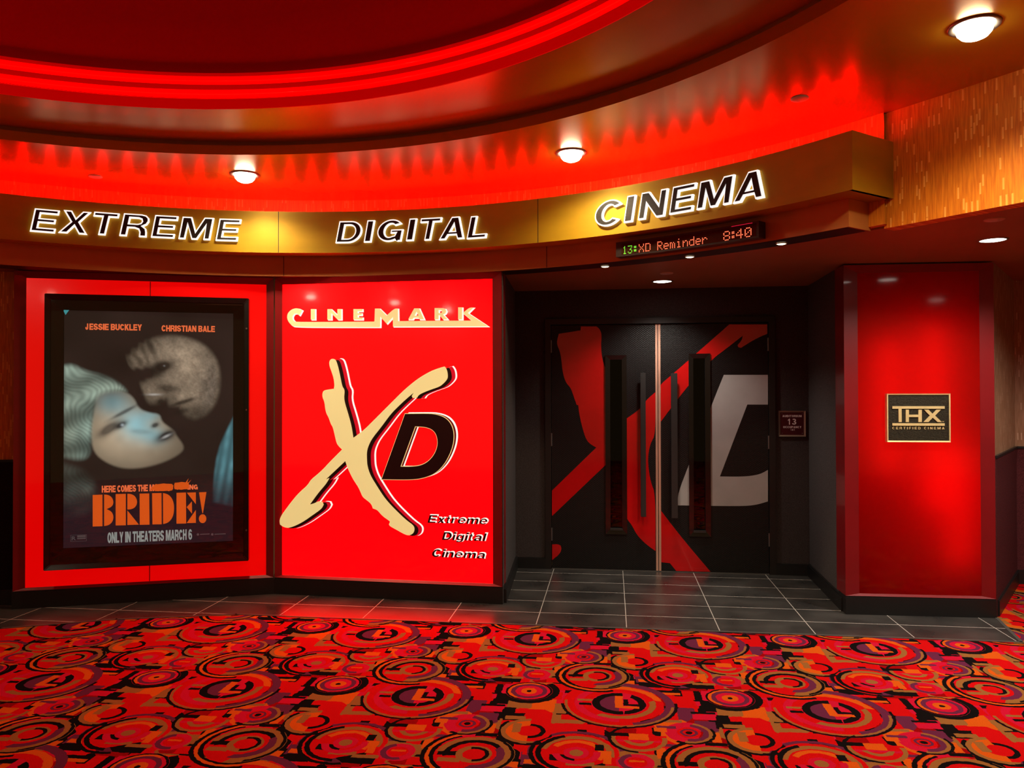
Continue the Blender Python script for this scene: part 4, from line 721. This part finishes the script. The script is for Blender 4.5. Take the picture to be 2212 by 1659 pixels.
# printed picture: colour carried by a fine grid of the sheet
PWN, PHN = 210, 312
def paint():
    s = (np.arange(PWN+1)/PWN)[None, :].repeat(PHN+1, 0); tt = (np.arange(PHN+1)/PHN)[:, None].repeat(PWN+1, 1)
    X = (s*365+8.8)*4.366; Y = (tt*516+7)*4.366
    rng = np.random.default_rng(3)
    def nz(sx, sy):                              # smooth noise
        g = rng.random((int(sy)+3, int(sx)+3)); fx = s*sx; fy = tt*sy; ix = fx.astype(int); iy = fy.astype(int); ax = fx-ix; ay = fy-iy
        ax = ax*ax*(3-2*ax); ay = ay*ay*(3-2*ay)
        return (g[iy, ix]*(1-ax)+g[iy, ix+1]*ax)*(1-ay)+(g[iy+1, ix]*(1-ax)+g[iy+1, ix+1]*ax)*ay
    def sd(pts):                                 # signed distance, inside positive
        P = np.array(round_loop(pts, 2, 70), float); d = np.full(X.shape, 1e9); ins = np.zeros(X.shape, bool)
        for i in range(len(P)):
            a, b = P[i-1], P[i]; e = b-a; k = np.clip(((X-a[0])*e[0]+(Y-a[1])*e[1])/(e@e+1e-9), 0, 1)
            d = np.minimum(d, np.hypot(X-a[0]-k*e[0], Y-a[1]-k*e[1]))
            c = (a[1] > Y) != (b[1] > Y); xi = a[0]+(Y-a[1])*(e[0])/(e[1] if abs(e[1]) > 1e-9 else 1e-9); ins ^= c & (X < xi)
        return np.where(ins, d, -d)
    def smooth(x, a, b): q = np.clip((x-a)/(b-a), 0, 1); return q*q*(3-2*q)
    def blob(cx, cy, rx, ry, ang=0):
        c, q = cos(ang), sin(ang); u = ((X-cx)*c+(Y-cy)*q)/rx; v = (-(X-cx)*q+(Y-cy)*c)/ry; return np.exp(-(u*u+v*v))
    I = np.zeros(X.shape+(3,)); bg = .7+.6*nz(6, 9)
    I[:] = np.array((.020, .012, .010)); I *= bg[..., None]
    def lay(mask, c):
        c = np.asarray(c); I[:] = I*(1-mask[..., None])+mask[..., None]*(c if c.ndim == 3 else c[None, None, :])
    fine = .5*nz(55, 80)+.5*nz(140, 205); mid = .6*nz(22, 33)+.4*nz(9, 13)
    # upper head (plain grey-tan head shape in profile, hair brushed forward)
    A = sd([(800, 300), (960, 250), (1150, 260), (1350, 330), (1470, 470), (1515, 650), (1495, 850), (1420, 1010), (1270, 1100), (1170, 1060), (1120, 990), (1110, 950), (1010, 950), (985, 880), (930, 930), (830, 935), (785, 890), (770, 830), (735, 735), (760, 695), (860, 670), (880, 600), (840, 560), (700, 590), (640, 560), (600, 470), (690, 380)])
    lit = .07+.80*blob(1180, 560, 300, 300)+.42*blob(840, 800, 110, 90)+.40*blob(760, 480, 170, 90, -.5)+.35*blob(1230, 860, 220, 140)+.25*blob(1000, 400, 200, 120)
    skin = np.array((.36, .285, .20))[None, None]*(lit*(.62+.7*mid)*(.7+.6*fine))[..., None]
    hs = .5+.5*np.sin((X*.9-Y*.45)*.075+3*mid)
    edge = smooth(A+22*(hs-.5)*smooth(900-X, 0, 200), -26, 34)
    lay(edge, skin)
    lay(.6*edge*smooth(1000-X, 0, 240)*smooth(600-Y, 0, 80)*hs, (.03, .022, .014))
    for bx in ((955, 560, 110, 60, -.25, .93), (900, 600, 60, 60, 0, .8), (1010, 775, 110, 38, .1, .7), (935, 905, 40, 34, 0, .85), (1150, 905, 130, 18, -.30, .8), (1130, 1000, 90, 26, -.3, .6), (830, 360, 30, 90, -.4, .6)):
        lay(bx[5]*np.clip(blob(*bx[:5])*1.3, 0, 1), (.014, .010, .008))
    lay(.5*blob(965, 553, 9, 7), (.30, .30, .29)); lay(.5*smooth(A, 10, 60)*blob(1430, 780, 110, 280), np.array((.10, .085, .07))[None, None]*(.3+1.4*fine)[..., None])
    lay(.45*blob(868, 832, 60, 10), (.7, .7, .66))
    # lower head (plain pale teal head shape, tilted)
    B = sd([(330, 810), (460, 780), (600, 790), (690, 860), (730, 960), (820, 1000), (930, 1015), (950, 1090), (1000, 1130), (1070, 1180), (1090, 1230), (1165, 1330), (1150, 1400), (1020, 1480), (820, 1545), (600, 1560), (430, 1500), (300, 1390), (270, 1200), (300, 980)])
    warm = np.array((.42, .34, .23)); cool = np.array((.24, .46, .50))
    cw = np.clip(.9*blob(700, 1120, 150, 150)+.8*blob(480, 900, 160, 120)+.7*blob(880, 1240, 120, 90)+.5*blob(860, 1030, 100, 60), 0, 1)
    sh = .16+.85*blob(620, 1180, 420, 330)*(.85+.3*mid)
    lay(smooth(B, -8, 26), (warm*(1-cw)[..., None]+cool*cw[..., None])*sh[..., None]*1.15)
    for bx in ((450, 1160, 120, 45, -.6, .75), (560, 1125, 60, 26, -.5, .9), (590, 1000, 130, 16, -.5, .7), (880, 1130, 36, 22, -.4, .85), (985, 1235, 95, 42, -.45, .97), (740, 1190, 90, 24, .1, .25)):
        lay(bx[5]*np.clip(blob(*bx[:5])*1.4, 0, 1), (.012, .010, .012))
    lay(.8*blob(985, 1240, 48, 12, -.45), (.45, .47, .45)); lay(.7*blob(575, 1125, 16, 14), (.45, .55, .58))
    # pale wavy hair, left
    H = sd([(30, 560), (110, 540), (230, 610), (420, 650), (560, 740), (610, 800), (450, 800), (340, 840), (320, 960), (290, 1120), (290, 1320), (270, 1420), (180, 1460), (30, 1420)])
    ph = .034*(X*.75-Y*.35)+2.0*np.sin(Y*.0125+X*.004)+3.6*nz(5, 6)+1.4*nz(14, 20)
    st = .5+.5*np.sin(ph*5.0+3*mid); wv = .35+.65*(.5+.5*np.sin(Y*.021+X*.006+2*nz(4, 5)))
    hair = (np.array((.30, .36, .28))*(1-.6*nz(6, 6))[..., None]+np.array((.10, .22, .21))*(.6*nz(6, 6))[..., None])*((.36+.22*st+.55*mid)*wv)[..., None]*1.25
    lay(smooth(H, -30, 40), hair)
    H2 = sd([(30, 1500), (160, 1540), (280, 1620), (330, 1800), (260, 1960), (60, 1980), (30, 1900)]); lay(.5*smooth(H2, -60, 60), hair*.55)
    # teal collar, lower right
    Cc = sd([(1640, 1040), (1540, 1230), (1470, 1420), (1440, 1640), (1430, 1900), (1660, 1960)]); fol = .5+.5*np.sin(X*.075+Y*.012)
    lay(smooth(Cc, -10, 24)*np.clip(1.25-(Y-1300)/700, 0, 1), np.array((.10, .27, .31))[None, None]*(.45+.8*fol*mid)[..., None])
    I *= (1-.35*smooth(Y, 1500, 2000))[..., None]
    # dark violet foot of the sheet
    lay(.55*smooth(Y, 1650, 2000), (.022, .010, .017))
    return np.clip(I, 0, 1)
img = paint()
verts = [S1.at(pu0+(pu1-pu0)*i/PWN, pz1+(pz0-pz1)*j/PHN, .030) for j in range(PHN+1) for i in range(PWN+1)]
W1 = PWN+1; faces = [(j*W1+i, (j+1)*W1+i, (j+1)*W1+i+1, j*W1+i+1) for j in range(PHN) for i in range(PWN)]
me = bpy.data.meshes.new('printed_sheet'); me.from_pydata([tuple(v) for v in verts], [], faces); me.update()
ca = me.color_attributes.new('print', 'FLOAT_COLOR', 'POINT'); buf = np.ones((len(verts), 4), np.float32); buf[:, :3] = img.reshape(-1, 3); ca.data.foreach_set('color', buf.ravel())
m, nt, b = nt_mat('poster_print'); setc(b, (.1, .1, .1), .5); at_ = nt.nodes.new('ShaderNodeVertexColor'); at_.layer_name = 'print'
nt.links.new(at_.outputs[0], b.inputs['Base Color']); nt.links.new(at_.outputs[0], b.inputs['Emission Color']); b.inputs['Emission Strength'].default_value = 1.0
link('printed_sheet', me, m, po)
bm = bmesh.new(); box_uv(bm, S1, pu0, pu1, pz0, pz1, .025, .0295); done('paper_back', bm, M['casebrown'], po)
for tx, mk in (('JESSIE BUCKLEY', 'salmon_ink'), ('CHRISTIAN BALE', 'salmon_ink'), ('HERE COMES THE M', 'salmon_ink'), ('ING', 'salmon_ink'), ('ONLY IN THEATERS MARCH 6', 'pale_ink')):
    block_lettering('lettering', tx, S1, PTEXT[tx], M[mk], po, .0302, .0315, .11, 0, .0006)
for k in ('splat1', 'splat2'):
    (u0, z1), (u1, z0) = PTEXT[k]; cx, cz, a, b_ = (u0+u1)/2, (z0+z1)/2-.006, (u1-u0)/2, .026; L = []
    for i in range(44):
        th = 2*pi*i/44; q = 1+(.10+.5*(i % 2))*random.random()*.35
        if random.random() < .1 and sin(th) > -.2: q += random.uniform(.4, 1.3)
        ce, se = cos(th), sin(th); L.append((cx+a*math.copysign(abs(ce)**.45, ce)*(1+(q-1)*.35), cz+b_*math.copysign(abs(se)**.45, se)*q))
    done('ink_splash', poly_mesh([L], S1.at, .0302, .0325), M['orange_ink'], po)
ms = bmesh.new()
ti = bpy.data.objects.new('title_lettering', None); col.objects.link(ti); ti.location = S1.at(.9, .7, .03); ti.parent = po; ti.matrix_parent_inverse = Matrix.Translation(-Vector(po.location))
for k, loops in BRIDE.items():
    bm = bmesh.new()
    for L in loops:
        L = round_loop(L, 3, 62)
        b2 = poly_mesh([L], S1.at, .0302, .0318); me = bpy.data.meshes.new('x'); b2.to_mesh(me); b2.free(); bm.from_mesh(me)
    o = done('letter_'+(k.lower() if k != '!' else 'exclamation'), bm, M['orange_ink']); o.parent = ti; o.matrix_parent_inverse = Matrix.Translation(-S1.at(.9, .7, .03))
ms.free()
(u0, z1), (u1, z0) = PTEXT['box']
bm = bmesh.new(); ring_uv(bm, S1, (u0, u1, z0, z1), (u0+.002, u1-.002, z0+.002, z1-.002), .0302, .0312); box_uv(bm, S1, u0+.045, u1-.006, z0+.03, z1-.005, .0302, .0310); box_uv(bm, S1, u0+.045, u1-.006, z0+.016, z0+.026, .0302, .0310); rb = done('rating_box', bm, M['grey_ink'], po)
lettering('lettering', 'R', S1, ((u0+.008, z1-.010), (u0+.036, z0+.010)), M['grey_ink'], rb, .0302, .0312, .02)
for k in ('tiny1', 'tiny2'):
    (u0, z1), (u1, z0) = PTEXT[k]; zc = (z0+z1)/2; bm = bmesh.new(); box_uv(bm, S1, u0+.028, u1, zc-.003, zc+.003, .0302, .0310)
    p = [(u0+.012+.009*cos(2*pi*i/14), zc+.009*sin(2*pi*i/14)) for i in range(14)]; b2 = poly_mesh([p], S1.at, .0302, .0310); me = bpy.data.meshes.new('x'); b2.to_mesh(me); b2.free(); bm.from_mesh(me); done('studio_credit', bm, M['grey_ink'], po)
done('teal_triangle', poly_mesh([[(pu0-.012, pz1+.012), (pu0+.036, pz1+.006), (pu0+.010, pz1-.034)]], S1.at, .0305, .033), M['teal'], po)  # small teal triangle over the sheet's upper left corner

# ------------------------------------------------------------------ raised letters on the fascia, each one its own
order = ['EXTREME', 'DIGITAL', 'CINEMA']; i = 0
ORD = ['first', 'second', 'third', 'fourth', 'fifth', 'sixth', 'seventh']
for wd in order:
    for k in range(len(wd)):
        ch, ta, tb, zb, zt = FASC[i]; i += 1
        place = lambda u, z, off: fas(u, z, 3.875-off)
        wd_ = R_(ta-tb)*3.875; hh = zt-zb; sh = .030
        G_ = [[(x*(wd_-sh)+sh*y, y*hh) for x, y in L] for L in GLYPH[ch]]
        xa = min(p[0] for L in G_ for p in L); xb = max(p[0] for L in G_ for p in L)
        G_ = [[((x-xa)*wd_/(xb-xa), y) for x, y in L] for L in G_]
        pl = lambda u, z, off: fas(ta-math.degrees(u/3.875), zb+z, 3.875-off)
        wb = poly_mesh(G_, pl, .002, .024); fb = poly_mesh([offset_poly(L, -.0098 if q == 0 else .0098) for q, L in enumerate(G_)], pl, .022, .029)
        t = thing('fascia_letter', fas((ta+tb)/2, zb, 3.873), f'white-edged black letter {ch}, {ORD[k]} letter of the word {wd} on the curved bronze fascia', 'sign letter', f'raised letters of the word {wd}')
        done('lit_trim', wb, M['white_trim'], t); done('letter_face', fb, M['letter_face'], t)

# ------------------------------------------------------------------ led message sign on the lower band
FONT = {'1': '0010001100001000010000100001000111 0', '3': 0}
DOT = {'1': ['00100', '01100', '00100', '00100', '00100', '00100', '01110'], '3': ['11111', '00001', '00010', '00110', '00001', '10001', '01110'], ':': ['00', '11', '11', '00', '11', '11', '00'],
 'X': ['10001', '10001', '01010', '00100', '01010', '10001', '10001'], 'D': ['11110', '10001', '10001', '10001', '10001', '10001', '11110'], 'R': ['11110', '10001', '10001', '11110', '10100', '10010', '10001'],
 'e': ['00000', '00000', '01110', '10001', '11111', '10000', '01110'], 'm': ['00000', '00000', '11010', '10101', '10101', '10101', '10101'], 'i': ['00100', '00000', '01100', '00100', '00100', '00100', '01110'],
 'n': ['00000', '00000', '10110', '11001', '10001', '10001', '10001'], 'd': ['00001', '00001', '01111', '10001', '10001', '10001', '01111'], 'r': ['00000', '00000', '10110', '11001', '10000', '10000', '10000'],
 '8': ['01110', '10001', '10001', '01110', '10001', '10001', '01110'], '4': ['00010', '00110', '01010', '10010', '11111', '00010', '00010'], '0': ['01110', '10001', '10011', '10101', '11001', '10001', '01110']}
a0, a1, lz0, lz1 = 63.45, 48.75, 2.502, 2.602
ls = thing('led_message_sign', fas((a0+a1)/2, lz0, 4.0), 'black LED display with red and green dot lettering on the lower fascia above the doors', 'electronic sign')
pA, pB = fas(a0, 0, 3.972), fas(a1, 0, 3.972); LP = Plane(pA.xy, pB.xy); LP2 = LP
bm = bmesh.new(); prev = None
lathe(bm, [(3.955, lz0), (3.955, lz1), (4.029, lz1), (4.029, lz0), (3.955, lz0)], FC, 12, a0, a1)
for th in (a0, a1): bm.faces.new([bm.verts.new(fas(th, z, r)) for r, z in ((3.955, lz0), (4.029, lz0), (4.029, lz1), (3.955, lz1))])
done('housing', bm, M['ledbox'], ls)
bm = bmesh.new(); lathe(bm, [(3.954, lz0+.012), (3.954, lz1-.012)], FC, 12, a0-.6, a1+.25); done('display_lens', bm, M['leddark'], ls)
def dots(txt, ta, tb, z0, z1, m_):
    W = sum(len(DOT[c][0])+1 if c != ' ' else 4 for c in txt)-1; du = (tb-ta)/W; dz = (z1-z0)/7; bm = bmesh.new(); x = 0
    for c in txt:
        if c == ' ': x += 4; continue
        g = DOT[c]
        for r_, rowb in enumerate(g):
            for k, bit in enumerate(rowb):
                if bit == '1':
                    tc_, zc = ta+du*(x+k+.5), z1-dz*(r_+.5); vs = [bm.verts.new(fas(tc_+.40*du*cos(2*pi*q/8), zc+.40*dz*sin(2*pi*q/8), 3.9525)) for q in range(8)]; bm.faces.new(vs)
        x += len(g[0])+1
    return done('led_lettering', bm, m_, ls)
dots('13', 62.72, 61.68, 2.515, 2.570, M['led_g']); dots(':', 61.50, 61.22, 2.517, 2.571, M['led_g'])
dots('XD', 60.98, 59.70, 2.515, 2.571, M['led_r']); dots('Reminder', 59.00, 53.80, 2.514, 2.572, M['led_r']); dots('8:40', 52.22, 49.42, 2.513, 2.573, M['led_r'])
bm = bmesh.new(); bm.faces.new([bm.verts.new(fas(t_, z, 3.953)) for t_, z in ((51.4, 2.5935), (49.35, 2.5935), (49.35, 2.5965), (51.4, 2.5965))]); done('status_bar', bm, M['led_bar'], ls)

# ------------------------------------------------------------------ ceiling lights
def downlight(x, y, label, k=1):
    t = thing('ceiling_downlight', (x, y, ZC), label, 'ceiling light', 'protruding bulbs in the gold ceiling')
    bm = bmesh.new(); lathe(bm, [(.072, ZC+.02), (.072, ZC-.004), (.098, ZC-.008), (.102, ZC), (.098, ZC+.004)], (x, y), 36); done('trim_ring', bm, M['can'], t, True)
    bm = bmesh.new(); lathe(bm, [(.071, ZC+.012), (.071, ZC-.012), (.066, ZC-.03), (.052, ZC-.046), (.03, ZC-.056), (0, ZC-.06)], (x, y), 36); done('bulb', bm, M['bulb'], t, True)
    lamp('bulb_light', (x, y, ZC-.075), DOWN_W*k, WARM, R_(150), .8, .05, t)
downlight(-2.560, 5.160, 'bright bulb downlight in the gold ceiling above the last letters of EXTREME')
downlight(-.249, 4.974, 'bright bulb downlight in the gold ceiling between the words DIGITAL and CINEMA')
downlight(1.526, 3.465, 'largest bright bulb downlight, at top right near the orange wallpaper bulkhead', 1.6)
for x, y in ((-5.275, .074), (-3.769, -2.401), (-4.25, -.95)):   # behind the camera, caught as glints on the glossy signs
    downlight(x, y, 'lobby bulb downlight behind the viewer, seen only as a glint on the glossy red signs', .3)
def disc(x, y, z, r, label, watts, group, m_='disc', name='recessed_light', sz=120):
    t = thing(name, (x, y, z), label, 'ceiling light', group)
    bm = bmesh.new(); lathe(bm, [(r*.84, z-.001), (r*.86, z-.006), (r, z-.004), (r*1.02, z)], (x, y), 32); done('trim_ring', bm, M['can'], t, True)
    bm = bmesh.new(); lathe(bm, [(r*.85, z-.003), (r*.6, z-.007), (0, z-.008)], (x, y), 32); done('lens', bm, M[m_], t, True)
    lamp('lens_light', (x, y, z-.02), watts, WHITE, R_(sz), .7, r*.7, t)
zs_ = ZS+.008
disc(.424, 6.47, zs_, .088, 'flat round white light in the low soffit above the double doors', SOFFIT_W, 'flat lights in the low ceiling', sz=128)
disc(2.285, 4.975, zs_, .083, 'flat round white light in the low ceiling right of the bulkhead', SOFFIT_W*2, 'flat lights in the low ceiling', sz=150)
disc(3.35, 3.50, zs_, .083, 'flat round white light in the passage ceiling, seen only mirrored on the red column', SOFFIT_W, 'flat lights in the low ceiling', sz=150)
lamp('passage_fill_spot', (3.95, 5.15, 2.44), SOFFIT_W, WHITE, R_(150), .7, .06)  # unseen spot added to brighten the passage wall, no fixture built
for x, y, lb in ((-.038, 5.567, 'small puck light under the fascia, below the left end of the LED display'), (.524, 5.246, 'small puck light under the fascia, below the middle of the LED display'), (1.031, 4.857, 'small puck light under the fascia, right of the LED display')):
    disc(x, y, ZS-.003, .034, lb, PUCK_W, 'puck lights under the fascia', 'puck', 'puck_light')
def cover(x, y, z, r, label):
    bm = bmesh.new(); lathe(bm, [(r, z), (r, z-.004), (r*.9, z-.007), (0, z-.008)], (x, y), 28); tag(done('sprinkler_cover', bm, M['cap'], None, True), label, 'sprinkler cover', 'round ceiling cover plates')
cover(.990, 4.208, ZC, .045, 'flat round cover plate in the red-lit ceiling above the word CINEMA')
cover(-3.635, 5.065, ZC, .045, 'flat round cover plate in the red-lit ceiling above the word EXTREME')
cover(.428, 6.03, zs_, .05, 'flat round cover plate on the low soffit just before the round light over the doors')
cover(2.02, 4.38, zs_, .05, 'flat round cover plate on the low ceiling just left of the passage light')
